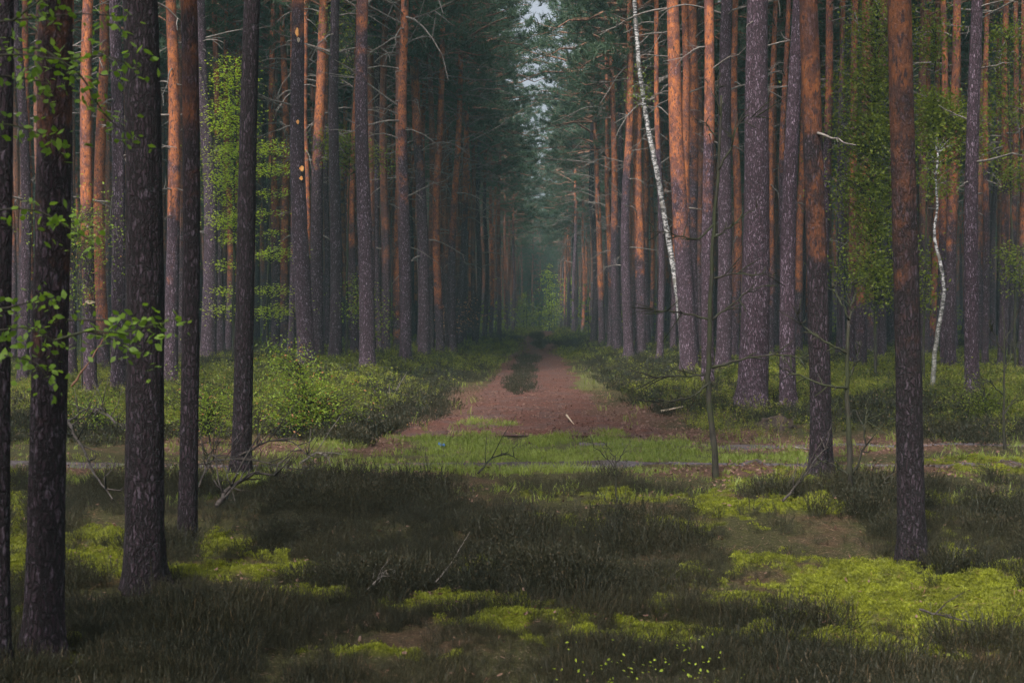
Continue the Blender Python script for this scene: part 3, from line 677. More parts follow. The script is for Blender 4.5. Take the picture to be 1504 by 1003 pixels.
# x at the top edge, x at the base, y of the base, stem width at eye level (all in photograph pixels),
# photograph y above which the bark turns orange, bark tone (lowered too for stems in shade), label, options
G1 = 'pines with bases in view on both sides of the track'
CAT = [
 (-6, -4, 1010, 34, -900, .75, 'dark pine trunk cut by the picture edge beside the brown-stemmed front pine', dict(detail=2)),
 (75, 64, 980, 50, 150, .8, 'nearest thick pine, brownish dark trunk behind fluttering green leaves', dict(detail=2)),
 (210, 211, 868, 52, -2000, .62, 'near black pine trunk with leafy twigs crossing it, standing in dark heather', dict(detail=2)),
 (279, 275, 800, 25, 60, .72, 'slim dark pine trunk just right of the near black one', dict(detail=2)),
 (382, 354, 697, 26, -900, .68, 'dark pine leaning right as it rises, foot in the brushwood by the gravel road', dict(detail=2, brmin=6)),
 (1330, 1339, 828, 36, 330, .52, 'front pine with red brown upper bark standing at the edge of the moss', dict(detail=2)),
 (1190, 1207, 703, 29, 235, .75, 'pine with peeling orange patches above and dark lichened foot near the road', dict(detail=2)),
 (300, 306, 528, 21, -500, 1.1, 'purplish grey pine trunk left of the bright young beech', {}),
 (251, 250, 567, 19, 330, 1.05, 'reddish pine trunk seen between the two dark front trunks', {}),
 (172, 174, 580, 20, -600, 1.15, 'mauve grey pine trunk hard left of the near black trunk', {}),
 (135, 133, 584, 18, 330, 1.1, 'orange pine trunk fading to mauve below, with a pale sawn scar', {}),
 (153, 153, 545, 17, 470, .95, 'orange brown pine trunk pressed against the mauve one with the pale scar', {}),
 (106, 104, 560, 16, 60, 1.0, 'purple brown pine trunk just right of the nearest thick pine', {}),
 (43, 41, 560, 11, 380, .95, 'thin orange brown pine trunk just left of the nearest thick pine', {}),
 (30, 33, 570, 15, -200, .9, 'purple dark pine trunk second in the gap at the picture edge', {}),
 (18, 19, 540, 9, 350, .9, 'thin reddish pine trunk first in the gap at the picture edge', {}),
 (288, 289, 505, 9, 470, 1.0, 'thin orange stem peeping out behind the slim dark trunk', {}),
 (439, 451, 541, 24, 20, 1.05, 'big pine with fresh orange bark wounds one above another', dict(nbr=6)),
 (475, 465, 528, 19, 225, 1.15, 'pine with mottled pinkish orange bark touching the wounded pine', {}),
 (492, 492, 531, 18, -300, .72, 'dark greenish pine trunk next right of the mottled pink orange one', {}),
 (501, 503, 500, 8, 420, 1.1, 'thin vivid orange stem behind the dark greenish trunk', {}),
 (532, 539, 546, 22, 60, 1.05, 'purple pine with a red brown top standing alone before the birch shrub', dict(nbr=8)),
 (551, 557, 517, 12, 60, 1.0, 'pinkish grey pine just behind the purple red-topped one', {}),
 (563, 559, 508, 9, 240, 1.1, 'narrow orange stem with knobbly branch stubs in a thin gap', {}),
 (585, 568, 503, 8, 380, 1.25, 'pale pinkish thin pine slanting up to the right before the paired trunks', {}),
 (593, 595, 534, 16, 230, 1.05, 'orange topped pine with a dark broad foot, first of a close pair', dict(brl=2.6, nbr=44)),
 (604, 623, 525, 17, 210, .9, 'dark footed pine second of the close pair, its stem bending outward', dict(brl=2.6, nbr=44)),
 (627, 616, 512, 9, 330, 1.0, 'slim orange pine rising behind the close pair', dict(brl=2.4)),
 (641, 637, 505, 6, 300, .95, 'very thin brown pine right of the close pair', {}),
 (657, 653, 505, 10, 420, 1.0, 'red brown pine whose bark stays reddish nearly to its foot', dict(brl=2.8, nbr=40)),
 (677, 665, 520, 11, 330, 1.1, 'bright orange pine near the track above the copper-leaved sapling', dict(brl=2.8, nbr=40)),
 (690, 675, 510, 10, 300, 1.1, 'mottled pinkish pine right of the bright orange one by the copper sapling', dict(brl=2.8, nbr=40)),
 (707, 698, 505, 8, 120, .85, 'dark thin pine at the track edge between copper leaf sprays', dict(brl=2.8, nbr=40)),
 (716, 711, 500, 7, 260, .9, 'dark narrow pine standing next outward on the track bank', dict(brl=2.4, nbr=18)),
 (740, 718, 489, 5, 440, 1.1, 'very thin orange pine leaning towards the track', {}),
 (732, 731, 481, 12, 320, 1.0, 'bluish grey pine where the track bank ends', {}),
 (748, 746, 479, 7, 360, 1.0, 'thin hazy pine last on the near side of the track mouth', {}),
 (867, 884, 507, 9, 430, 1.1, 'orange pine bending away from the track at the start of its row', dict(brl=2.8, nbr=40)),
 (868, 871, 506, 10, 60, .75, 'dark purple pine closest to the track on the bare bank side', dict(brl=2.8, nbr=40)),
 (887, 896, 512, 9, 400, 1.0, 'dark red pine between two brighter orange stems', dict(brl=2.4)),
 (896, 906, 518, 11, 320, 1.15, 'glowing orange pine with purple foot, left of the birch', dict(brl=2.4)),
 (909, 911, 514, 9, -200, .7, 'blackish pine tight behind the glowing orange one', {}),
 (922, 924, 526, 14, 235, 1.15, 'stout orange topped pine closest left of the leaning birch', dict(nbr=18)),
 (936, 940, 521, 15, 380, 1.1, 'pine with gold orange bark crossed by the birch stem', {}),
 (954, 955, 500, 6, 420, 1.2, 'thin pale pink pine just right of the birch', {}),
 (971, 966, 505, 8, 330, 1.0, 'slim brown orange pine between birch and flaming orange pine', {}),
 (985, 1013, 549, 24, 315, 1.2, 'flaming orange thick pine with ragged peeling bark', dict(nbr=8)),
 (1001, 1021, 540, 14, 300, .9, 'darker red pine half hidden by the flaming orange one', {}),
 (1018, 1018, 530, 18, 260, .95, 'rust red pine with hanging bare twigs', dict(nbr=18)),
 (1036, 1040, 571, 17, 230, 1.2, 'straight pinkish pine behind the mossy bare sapling', {}),
 (1063, 1062, 549, 21, -100, 1.0, 'grey purple pine next right of the mossy bare sapling', {}),
 (1080, 1077, 530, 12, 420, 1.1, 'pinkish orange pine squeezed beside the biggest purple pine', {}),
 (1116, 1105, 597, 40, -600, 1.15, 'biggest purple grey pine with coarse rough bark', dict(taper=.052, nbr=4)),
 (1156, 1152, 540, 9, 230, .95, 'thin reddish pine in the gap right of the biggest purple pine', {}),
 (1169, 1157, 600, 22, -600, 1.25, 'light mauve pine, thickly furrowed, rooted among low bilberry', dict(nbr=4)),
 (1136, 1131, 525, 10, 400, 1.0, 'brown orange pine hard against the biggest purple pine', {}),
 (1212, 1206, 560, 13, 180, 1.0, 'pinkish red pine emerging behind the peeling orange one', {}),
 (1251, 1248, 540, 12, 400, .9, 'orange brown pine inside the green birch leaves, first of two', {}),
 (1269, 1264, 545, 16, 400, .9, 'orange brown pine inside the green birch leaves, wider of two', {}),
 (1383, 1388, 540, 11, 330, 1.0, 'orange stem with a crooked hanging dead branch', dict(nbr=20)),
 (1405, 1396, 545, 15, 330, .9, 'dull red pine right behind the crooked white birch', {}),
 (1428, 1428, 589, 20, -600, 1.15, 'light purple grey pine right of the crooked white birch', {}),
 (1444, 1446, 540, 9, 300, .85, 'dim orange pine peering past the light purple one', {}),
 (1473, 1470, 545, 11, 300, .75, 'dim brown pine near the picture edge behind leafy twigs', {}),
 (1488, 1486, 530, 10, 300, .7, 'dim rusty pine, second from the picture edge', {}),
 (1503, 1502, 550, 10, 330, .8, 'brown pine cut by the picture edge among leaves', {}),
 (345, 352, 512, 9, 420, 1.1, 'thin orange pine rising out of the top of the young beech', {}),
 (323, 322, 500, 6, 480, 1.1, 'thinnest orange stem left of the young beech top', {}),
 (401, 404, 512, 12, 330, 1.0, 'orange topped pine between the leaning dark pine and the wounded pine', {}),
 (390, 389, 507, 9, -100, .85, 'purple pine directly right of the leaning dark pine', {}),
 (1234, 1232, 525, 9, 100, .75, 'dark thin pine left of the two stems inside the birch leaves', {}),
 (1297, 1296, 530, 12, 100, .7, 'dark pine almost lost in shade left of the front red brown pine', {}),
 (1362, 1360, 525, 11, 200, .75, 'shaded pine trunk right beside the front red brown pine', {}),
 (1462, 1459, 520, 8, 200, .75, 'thin dark pine in the shaded stand near the picture edge', {}),
]
OCC = []          # (x0, x1, D) stems already placed, for the stand behind them
ANCH = []
def stem_px(x, y, r): return 752 + F * (x - r) / y, 752 + F * (x + r) / y
for i, (xt, xb, yb, w, oy, tone, lab, op) in enumerate(CAT):
    x, D, _ = ray(xb, yb); 
    r2 = w / 2 / F * D
    ztop = CAMZ + 462 / F * D
    zg = float(zraw(np.array([x]), np.array([D]))[0])
    lean = ((xt - xb) / F * D / max(ztop - zg, 1), 0.0)
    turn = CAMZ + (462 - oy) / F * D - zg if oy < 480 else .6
    op = dict(op); op.setdefault('detail', 1); op.setdefault('bow', .0024 * D * math.sin(i * 7.31))
    g = np.random.default_rng(900 + i)
    pine(x, D, D, r2, lean, turn, lab, None, seed=900 + i, tone=tone * (.50 if op['detail'] == 2 else 1.0), H=g.uniform(19.5, 22.5), cb=g.uniform(11, 13) - 1.6 * (abs(x - center(D)) < 5 and D > 45), cs=(g.uniform(1.35, 1.65) if D > 75 else g.uniform(1.02, 1.3)) if (abs(x - center(D)) < 6 and D > 45) else .95, **op)  # nearest stems: the foreground shade is put into a darker bark tone
    OCC.append((xb - w / 2, xb + w / 2, D, x, r2)); ANCH.append((xb, D, w, lab))
# shared stems for the deeper stand
SH = []
for k in range(8):
    H = 21; mb, ax = trunk_mb(.15, H, (0, 0), 4000 + k, 0, 11.5, .034, 26, 2.2, .14 * math.sin(k * 2.1))
    SH.append((mb.mesh('stand_trunk', [M_BARK, M_TWIG]), ax, .15))
fill = []; g = np.random.default_rng(77)
pts = [(o[3], o[2]) for o in OCC]
tries = 0
while len(fill) < 2200 and tries < 60000:
    tries += 1
    y = (30 ** 1.6 + (270 ** 1.6 - 30 ** 1.6) * g.uniform()) ** (1 / 1.6); x = g.uniform(-1, 1) * (.39 * y + 2)
    dx = abs(x - (center(y)))
    edge = 3.3 if y < 100 else 2.5
    if y < 200 and dx < edge: continue
    if y < 46: continue
    if min((x - a) ** 2 + (y - b) ** 2 for a, b in pts) < (1.6 if y < 95 else 2.4) ** 2: continue
    pts.append((x, y)); fill.append((x, y, g.uniform(.105, .17)))
fill.sort(key=lambda f: f[1])
cols = np.full(1600, 0)      # columns of the picture already closed by nearer stems
for a, b, *_ in OCC: cols[max(0, int(a)):max(0, int(b) + 1)] = 1
vis, back = [], []
for x, y, r in fill:
    a, b = stem_px(x, y, r); a0, b0 = int(max(0, a)), int(min(1503, b))
    if b0 > a0 and (cols[a0:b0 + 1] == 0).mean() >.2 and len(vis) < 225 and y < 175:
        vis.append((x, y, r, (a + b) / 2)); cols[a0:b0 + 1] = 1
    else: back.append((x, y, r))
# names of the gaps between front stems, so that every deeper stem can be pointed at
NICK = [(-4, 'picture edge trunk'), (64, 'nearest thick pine'), (133, 'scarred mauve pine'), (211, 'near black trunk'), (275, 'slim dark trunk'), (306, 'purplish grey pine'), (354, 'leaning dark pine'),
        (451, 'wounded pine'), (492, 'dark greenish pine'), (539, 'purple red-topped pine'), (595, 'close pair of pines'), (665, 'copper-leaved sapling'), (731, 'bluish bank pine'), (795, 'track centre'), (871, 'dark purple trackside pine'),
        (924, 'stout pine left of the birch'), (1013, 'flaming orange pine'), (1062, 'grey purple pine'), (1105, 'biggest purple pine'), (1157, 'light mauve pine'), (1207, 'peeling orange pine'),
        (1264, 'wide stem in birch leaves'), (1339, 'front red brown pine'), (1388, 'crooked white birch'), (1428, 'light purple grey pine'), (1504, 'picture edge')]
ORD = ['first', 'second', 'third', 'fourth', 'fifth', 'sixth', 'seventh', 'eighth', 'ninth', 'tenth', 'eleventh', 'twelfth', 'thirteenth', 'fourteenth', 'fifteenth', 'sixteenth', 'seventeenth', 'eighteenth', 'nineteenth', 'twentieth']
vis.sort(key=lambda v: v[3]); cnt = {}
for i, (x, y, r, pxm) in enumerate(vis):
    gi = max([k for k, (p, _) in enumerate(NICK) if p <= pxm] or [0]); gi = min(gi, len(NICK) - 2)
    cnt[gi] = cnt.get(gi, 0) + 1; c = cnt[gi]
    gg = np.random.default_rng(3000 + i)
    turn = gg.choice([1.5, 3, 5, 7, 9]) + gg.uniform(-1, 1)
    colr = 'orange' if turn < 4 else ('two-toned' if turn < 7 else 'mauve grey')
    lab = f"distant {colr} pine, {ORD[min(c, 20) - 1]} stem rightward from the {NICK[gi][1]}"
    ls = gg.normal(0, .008, 2)
    pine(x, y, y, r, (float(ls[0]), float(ls[1])), turn, lab, 'deeper pine stand behind the front stems', seed=3000 + i, H=21, cb=gg.uniform(8.5, 11.5) if y > 60 else 12, tone=gg.uniform(.85, 1.4), shared=SH[i % 8], cs=gg.uniform(1.55, 2.0) if abs(x - center(y)) < 5 and y > 85 else .85)
# the rest of the wood, too far or too hidden to count: one mass
SMALLC = [crown_mesh(700 + k, 9, 2.7, 16, 700, .26, 10, .030).arrays() for k in range(3)]
SMALLT = []
for k in range(3):
    mb, _ = trunk_mb(.15, 20.5, (0, 0), 4100 + k, 0, 12, .034, 8, 1.6); v, q, t, qm, tm = mb.arrays(); SMALLT.append((v, q, t, qm, tm))
def woodland(name, pts, label, seed):
    g = np.random.default_rng(seed); P = put(np.array([p[0] for p in pts]), np.array([p[1] for p in pts])); P[:, 2] -= .1
    Pc = P.copy(); Pc[:, 2] += g.uniform(10, 12, len(P))
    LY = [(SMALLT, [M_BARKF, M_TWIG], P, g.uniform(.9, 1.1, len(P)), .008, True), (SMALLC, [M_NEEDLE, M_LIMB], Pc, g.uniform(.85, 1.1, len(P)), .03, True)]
    far = P[P[:, 1] > 205]
    if len(far):
        ex = np.stack([center(np.linspace(228, 262, 9)) + np.linspace(-4, 4, 9)[[0, 5, 2, 7, 4, 1, 6, 3, 8]], np.linspace(228, 262, 9)], -1); far = np.concatenate([far, put(ex[:, 0], ex[:, 1])])
    if len(far):
        for q in range(3):
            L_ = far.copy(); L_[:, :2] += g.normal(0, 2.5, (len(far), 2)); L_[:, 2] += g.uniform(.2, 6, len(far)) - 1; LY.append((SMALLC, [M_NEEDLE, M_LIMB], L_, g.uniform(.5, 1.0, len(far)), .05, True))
    return scatter(name, LY, label, 'woodland')
woodland('far_woodland', back, 'dense hazy mass of pines closing the view behind the countable stems', 5)
# leafy undergrowth far behind the stems
def thicket():
    g = np.random.default_rng(55); mb = MB(); C = []
    for _ in range(700):
        y = g.uniform(95, 265) if _ % 2 else g.uniform(170, 280); x = g.uniform(-1, 1) * (.38 * y); 
        if abs(x - center(y)) < 3.2 and y < 158: continue
        h = g.uniform(2, 8) * (1 if y > 150 else .4); r = h * g.uniform(.3, .5); m = 110; d = g.normal(size=(m, 3)) * [.5, .5, .42]
        z = float(zraw(np.array([x]), np.array([y]))[0]); C.append(np.array([x, y, z + h * .5]) + d * [r, r, h * .9 * .6] * 1.2)
        tube(mb, np.array([[x, y, z - .2], [x, y, z + h * .8]]), [.05, .02], 4, 1)
    C = np.concatenate(C); n = len(C); nn = g.normal(size=(n, 3)) * .8 + [0, -.3, 1.0]; nn /= np.linalg.norm(nn, axis=1)[:, None]; u = np.cross(nn, g.normal(size=(n, 3))); u /= np.linalg.norm(u, axis=1)[:, None]; v = np.cross(nn, u); q = g.uniform(.08, .2, n)[:, None]
    V = np.stack([C - u * q, C + v * q * .6, C + u * q, C - v * q * .6], 1).reshape(-1, 3); mb.add(V, np.arange(n * 4).reshape(-1, 4), mat=0)
    tag(link('distant_undergrowth', mb.mesh('distant_undergrowth', [M_BIRCHL, M_SAPL], False)), 'hazy green undergrowth filling the far wood between the stems', 'undergrowth', kind='stuff')
thicket()
# wood around and behind the viewpoint: it shades the foreground
g = np.random.default_rng(31); near = []
while len(near) < 62:
    x, y = g.uniform(-26, 26), g.uniform(-24, 30)
    inview = y > 1 and abs(x) < .39 * y + 1.2
    if inview or (14.5 < y < 19.5) or math.hypot(x, y) < 2.2: continue
    if any((x - a) ** 2 + (y - b) ** 2 < 2.6 ** 2 for a, b, _ in near): continue
    near.append((x, y, .15))
woodland('surrounding_woodland', near, 'pine wood standing all around the viewpoint and shading the heather', 6)

# ------------------------------------------------------------------ broadleaved trees, saplings, shrubs
def leaves_at(mb, C, ls, g, flat=.5, mat=1):
    n = len(C); nn = g.normal(size=(n, 3)) * flat + np.array([0, 0, 1.0]); nn /= np.linalg.norm(nn, axis=1)[:, None]
    u = np.cross(nn, g.normal(size=(n, 3))); u /= np.linalg.norm(u, axis=1)[:, None]; v = np.cross(nn, u); s_ = ls * g.uniform(.6, 1.2, n)[:, None] * .5
    V = np.stack([C - u * s_, C - u * s_ * .3 + v * s_ * .62, C + u * s_ * .35 + v * s_ * .5, C + u * s_ * 1.1 - nn * s_ * .15, C + u * s_ * .35 - v * s_ * .5, C - u * s_ * .3 - v * s_ * .62], 1).reshape(-1, 3)
    i = np.arange(n)[:, None] * 6
    q = np.concatenate([i + np.array([[0, 1, 2, 5]]), i + np.array([[5, 2, 3, 4]])]); mb.add(V, q, mat=mat)
def at(px, py, D):
    x, _, z = ray(px, py, D); return np.array([x, D, z])
def leafy(name, label, cat, base, line, w, blobs, ls, lmat, bmat, seed, flat=.5, group=None, dpt=.8, per=26, bw=.006, tiers=False, wtop=.35, crown='crown'):
    """base: ground pixel or (px, None, D); line: stem pixels upward from the base; blobs: leaf masses (cx, cy, rx, ry, leaves)"""
    g = np.random.default_rng(seed); D = base[2] if len(base) > 2 else ray(*base)[1]
    if 12 < D < 25: ls *= .75; blobs = [(a, b, c, d, int(e * 3.0)) for a, b, c, d, e in blobs]
    if 25 <= D < 100: ls *= 1.3; blobs = [(a, b, c * 1.2, d * 1.1, int(e * 2.6)) for a, b, c, d, e in blobs]
    bx, by, bz = ground_at(base[0], base[1], D); root = empty(name, (bx, by, bz), label, cat, group)
    o = np.array([bx, by, bz]); P = [np.array([0, 0, -.1])] + [at(a, b, D) - o for a, b in line]
    P = np.array(P); dist = np.concatenate([[0], np.cumsum(np.linalg.norm(np.diff(P, axis=0), axis=1))]); tt = np.linspace(0, dist[-1], max(12, int(dist[-1] * 5)))
    Q = np.stack([np.interp(tt, dist, P[:, k]) for k in range(3)], -1); 
    Q[1:-1] = (Q[:-2] + 2 * Q[1:-1] + Q[2:]) / 4; Q[:, 1] += .05 * np.sin(tt * 2)
    Q += g.normal(0, .006, Q.shape) * (tt > .1)[:, None]
    r = w / 2 / F * D; rad = r * (1 - (1 - wtop) * tt / dist[-1]) * (1 + .35 * np.exp(-tt / .12)); mb = MB(); tube(mb, Q, rad, 10)
    lb = MB(); allC = []
    for cx, cy, rx, ry, n in blobs:
        c0 = at(cx, cy, D) - o; Rx, Rz = rx / F * D, ry / F * D; nb = max(1, int(n / per)); 
        for b in range(nb):
            d = g.normal(size=3); d /= np.linalg.norm(d); e = c0 + d * g.uniform(.2, 1) ** .5 * np.array([Rx, Rx * dpt, Rz])
            zz = np.clip(e[2] - g.uniform(.1, .5) * np.linalg.norm(e[:2] - Q[-1, :2]) - .1, .15, Q[-1, 2]); k = int(np.argmin(np.abs(Q[:, 2] - zz))); s0 = Q[k]
            ts = np.linspace(0, 1, 7)[:, None]; mid = (s0 + e) / 2 + np.array([0, 0, .12 * np.linalg.norm(e - s0)])
            B = (1 - ts) ** 2 * s0 + 2 * ts * (1 - ts) * mid + ts ** 2 * e + g.normal(0, .02, (7, 3)) * ts
            L = np.linalg.norm(e - s0); tube(mb, B, np.linspace(min(bw * (1 + .4 * L), rad[k] * .7), bw * .3, 7), 4, 0, False)
            m = per; u = g.uniform(max(.25, 1 - 1.1 / max(L, .3)), 1.05, m)
            C = np.stack([np.interp(u, ts[:, 0], B[:, q]) for q in range(3)], -1)
            sp = min(.34, .12 + .22 * L) * (1 if not tiers else 1.5)
            C += g.normal(0, 1, (m, 3)) * np.array([sp, sp, sp * (.22 if tiers else .65)])
            allC.append(C)
    link('trunk', mb.mesh('trunk', [bmat]), root)
    if allC:
        leaves_at(lb, np.concatenate(allC), ls, g, flat, 0); link(crown, lb.mesh(crown, [lmat], False), root)
    return root
leafy('young_beech', 'slender young beech in bright lime green leaf tiers between grey and dark pines', 'young tree', (343, None, 42), [(344, 400), (343, 300), (346, 200), (345, 90)], 5.5,
      [(340, 110, 22, 30, 340), (338, 170, 28, 30, 560), (340, 225, 30, 22, 560), (335, 262, 26, 14, 360), (340, 322, 26, 12, 380), (342, 346, 22, 6, 110), (338, 388, 24, 3, 70), (342, 424, 22, 4, 90), (335, 452, 24, 6, 110), (325, 290, 14, 12, 100)],
      .062, M_BEECH, M_SAPL, 1, .35, tiers=True, per=22)
leafy('young_beech', 'second young beech with flat lime green sprays right of the leaning dark pine', 'young tree', (392, None, 45), [(393, 430), (396, 330), (400, 200)], 4,
      [(400, 215, 26, 8, 160), (408, 248, 28, 8, 190), (405, 283, 24, 4, 90), (400, 342, 16, 4, 50), (408, 370, 22, 8, 200), (410, 424, 26, 5, 150), (408, 455, 26, 9, 260), (395, 310, 14, 6, 50)],
      .062, M_BEECH, M_SAPL, 2, .3, tiers=True, per=20)
leafy('young_birch', 'thin young birch with a loose green leaf cloud around the purple red-topped pine', 'young tree', (509, None, 44), [(510, 400), (512, 300), (514, 200), (520, 120)], 4,
      [(510, 220, 36, 26, 560), (560, 232, 24, 14, 220), (485, 205, 16, 18, 120), (503, 90, 22, 14, 90), (495, 20, 30, 16, 120)], .06, M_BIRCHL, M_SAPL, 3)
leafy('young_birch', 'sapling with small pale leaves at the foot of the purple red-topped pine', 'young tree', (547, 535), [(543, 500), (530, 440), (520, 405)], 2.6,
      [(520, 420, 14, 18, 90), (522, 455, 18, 18, 130), (556, 450, 14, 26, 130), (560, 480, 16, 14, 70)], .055, M_SHRUBL, M_SAPL, 4, per=14)
leafy('copper_beech_sapling', 'small sapling still holding last year\'s copper leaves beside the track bank', 'young tree', (655, 512), [(657, 480), (654, 450), (652, 425)], 2.2,
      [(654, 458, 10, 2, 50), (652, 471, 14, 4, 50), (656, 484, 14, 2, 50), (680, 444, 5, 6, 26), (686, 451, 8, 3, 30), (684, 478, 8, 6, 26), (703, 463, 7, 2.5, 26)], .075, M_COPPER, M_SAPL, 5, .3, tiers=True, per=10, dpt=.4)
leafy('green_shrub', 'bright green leafy shrub at the clearing edge below the wounded pine', 'shrub', (455, 642), [(452, 600), (447, 560), (440, 530)], 4,
      [(405, 530, 24, 26, 260), (400, 585, 32, 24, 260), (450, 580, 46, 30, 620), (500, 590, 38, 30, 380), (470, 620, 60, 18, 340), (410, 625, 40, 16, 240), (535, 575, 24, 10, 90), (430, 545, 24, 18, 110)], .05, M_SHRUBL, M_SAPL, 6, .7, per=20, bw=.005)
leafy('green_shrub', 'low leafy shrub behind the slim dark trunk left of the gravel clearing', 'shrub', (310, 655), [(305, 620), (302, 590)], 3,
      [(300, 610, 40, 18, 320), (330, 590, 30, 16, 260), (240, 560, 16, 20, 120)], .045, M_SHRUBL, M_SAPL, 7, .7, per=16, bw=.004)
leafy('green_shrub', 'small bilberry-green shrub between the two thick front trunks', 'shrub', (140, 640), [(140, 610), (141, 590)], 3,
      [(135, 602, 40, 16, 420), (150, 622, 30, 10, 160)], .04, M_SHRUBL, M_SAPL, 17, .7, per=16, bw=.004)
leafy('young_birch', 'tall young birch, wide veil of green leaves left of the front red brown pine', 'young tree', (1287, None, 31), [(1285, 420), (1280, 300), (1284, 150), (1290, 0)], 5,
      [(1285, 40, 40, 45, 800), (1278, 120, 40, 40, 1000), (1250, 190, 44, 36, 1000), (1290, 200, 30, 36, 700), (1262, 270, 50, 30, 1000), (1280, 330, 40, 30, 760), (1262, 385, 44, 26, 700), (1290, 420, 40, 24, 460), (1300, 290, 20, 60, 420), (1230, 120, 16, 30, 160)],
      .052, M_BIRCHL, M_SAPL, 8, .8)
leafy('young_birch', 'young birch with sprays reaching across the light purple grey pine', 'young tree', (1357, None, 30), [(1358, 420), (1362, 300), (1370, 180), (1376, 60)], 4,
      [(1370, 150, 26, 22, 400), (1400, 165, 40, 20, 600), (1430, 185, 26, 24, 420), (1450, 215, 20, 12, 180), (1365, 205, 24, 22, 240), (1362, 60, 20, 50, 360), (1380, 260, 30, 30, 180), (1355, 400, 12, 60, 200)],
      .056, M_BIRCHL, M_SAPL, 9, .7)
leafy('young_birch', 'dim young birch with drooping leafage at the shaded picture edge', 'young tree', (1492, None, 34), [(1490, 420), (1484, 260), (1480, 60)], 4,
      [(1480, 60, 26, 50, 380), (1485, 160, 24, 30, 260), (1490, 250, 22, 30, 280), (1490, 390, 24, 40, 300), (1460, 120, 20, 30, 160)],
      .052, M_BIRCHL, M_SAPL, 10, .8)
leafy('green_shrub', 'leafy low shrub at the foot of the light purple grey pine', 'shrub', (1450, 620), [(1448, 590), (1446, 560)], 3,
      [(1445, 585, 40, 18, 300), (1475, 600, 26, 24, 240), (1425, 555, 12, 14, 60)], .045, M_BIRCHL, M_SAPL, 18, .8, per=14, bw=.004)
leafy('young_birch', 'spindly young birch with sparse leaves between nearest thick pine and near black trunk', 'young tree', (120, 590), [(118, 500), (116, 420), (112, 330)], 3,
      [(115, 330, 22, 30, 120), (145, 350, 24, 30, 150), (60, 330, 30, 40, 150), (110, 420, 30, 40, 120), (165, 300, 14, 30, 70)], .04, M_SHRUBL, M_SAPL, 19, .8, per=10, bw=.004)
for k, (px, D, hh) in enumerate([(770, 190, 6), (806, 178, 9), (838, 168, 7), (722, 172, 5), (865, 182, 6)]):
    lab = ['hazy green bush left of centre where the track vanishes', 'tallest hazy leafy tree standing at the very end of the track', 'light green leafy tree right of the track end',
           'yellowish green bush behind the bluish bank pine', 'dim green bush behind the dark row right of the track end'][k]
    x0, y0, z0 = ground_at(px, None, D); top = px_of(x0, D, z0 + hh)[1]; b0 = px_of(x0, D, z0)[1]; hpx = b0 - top
    leafy('leafy_tree', lab, 'leafy tree', (px, None, D), [(px + 1, b0 - hpx * .5), (px - 1, top + 8)], 3,
          [(px, b0 - hpx * .25, 16, hpx * .2, 300), (px + 4, b0 - hpx * .5, 20, hpx * .25, 500), (px - 3, b0 - hpx * .78, 14, hpx * .22, 300)], .22, M_BEECH if k in (1, 2) else M_BIRCHL, M_SAPL, 40 + k, .8, 'leafy trees at the end of the track', per=30, bw=.02)
# silver birches
leafy('silver_birch', 'white silver birch with black marks leaning left across the orange pines', 'birch', (1004, 540), [(1000, 470), (990, 400), (973, 300), (954, 200), (938, 100), (932, 0), (926, -160)], 9,
      [(941, 100, 14, 10, 40), (936, 135, 20, 20, 110), (905, -160, 60, 60, 500)], .05, M_BIRCHL, M_BIRCH, 11, .7, wtop=.6, per=16)
leafy('silver_birch', 'crooked white birch with a twisting stem and two-legged foot', 'birch', (1369, 575), [(1372, 545), (1376, 500), (1387, 430), (1383, 400), (1376, 370), (1370, 345), (1379, 305), (1374, 268), (1378, 225)], 7.5,
      [(1382, 230, 26, 40, 160)], .05, M_BIRCHL, M_BIRCH, 12, .7, wtop=.35, per=16)
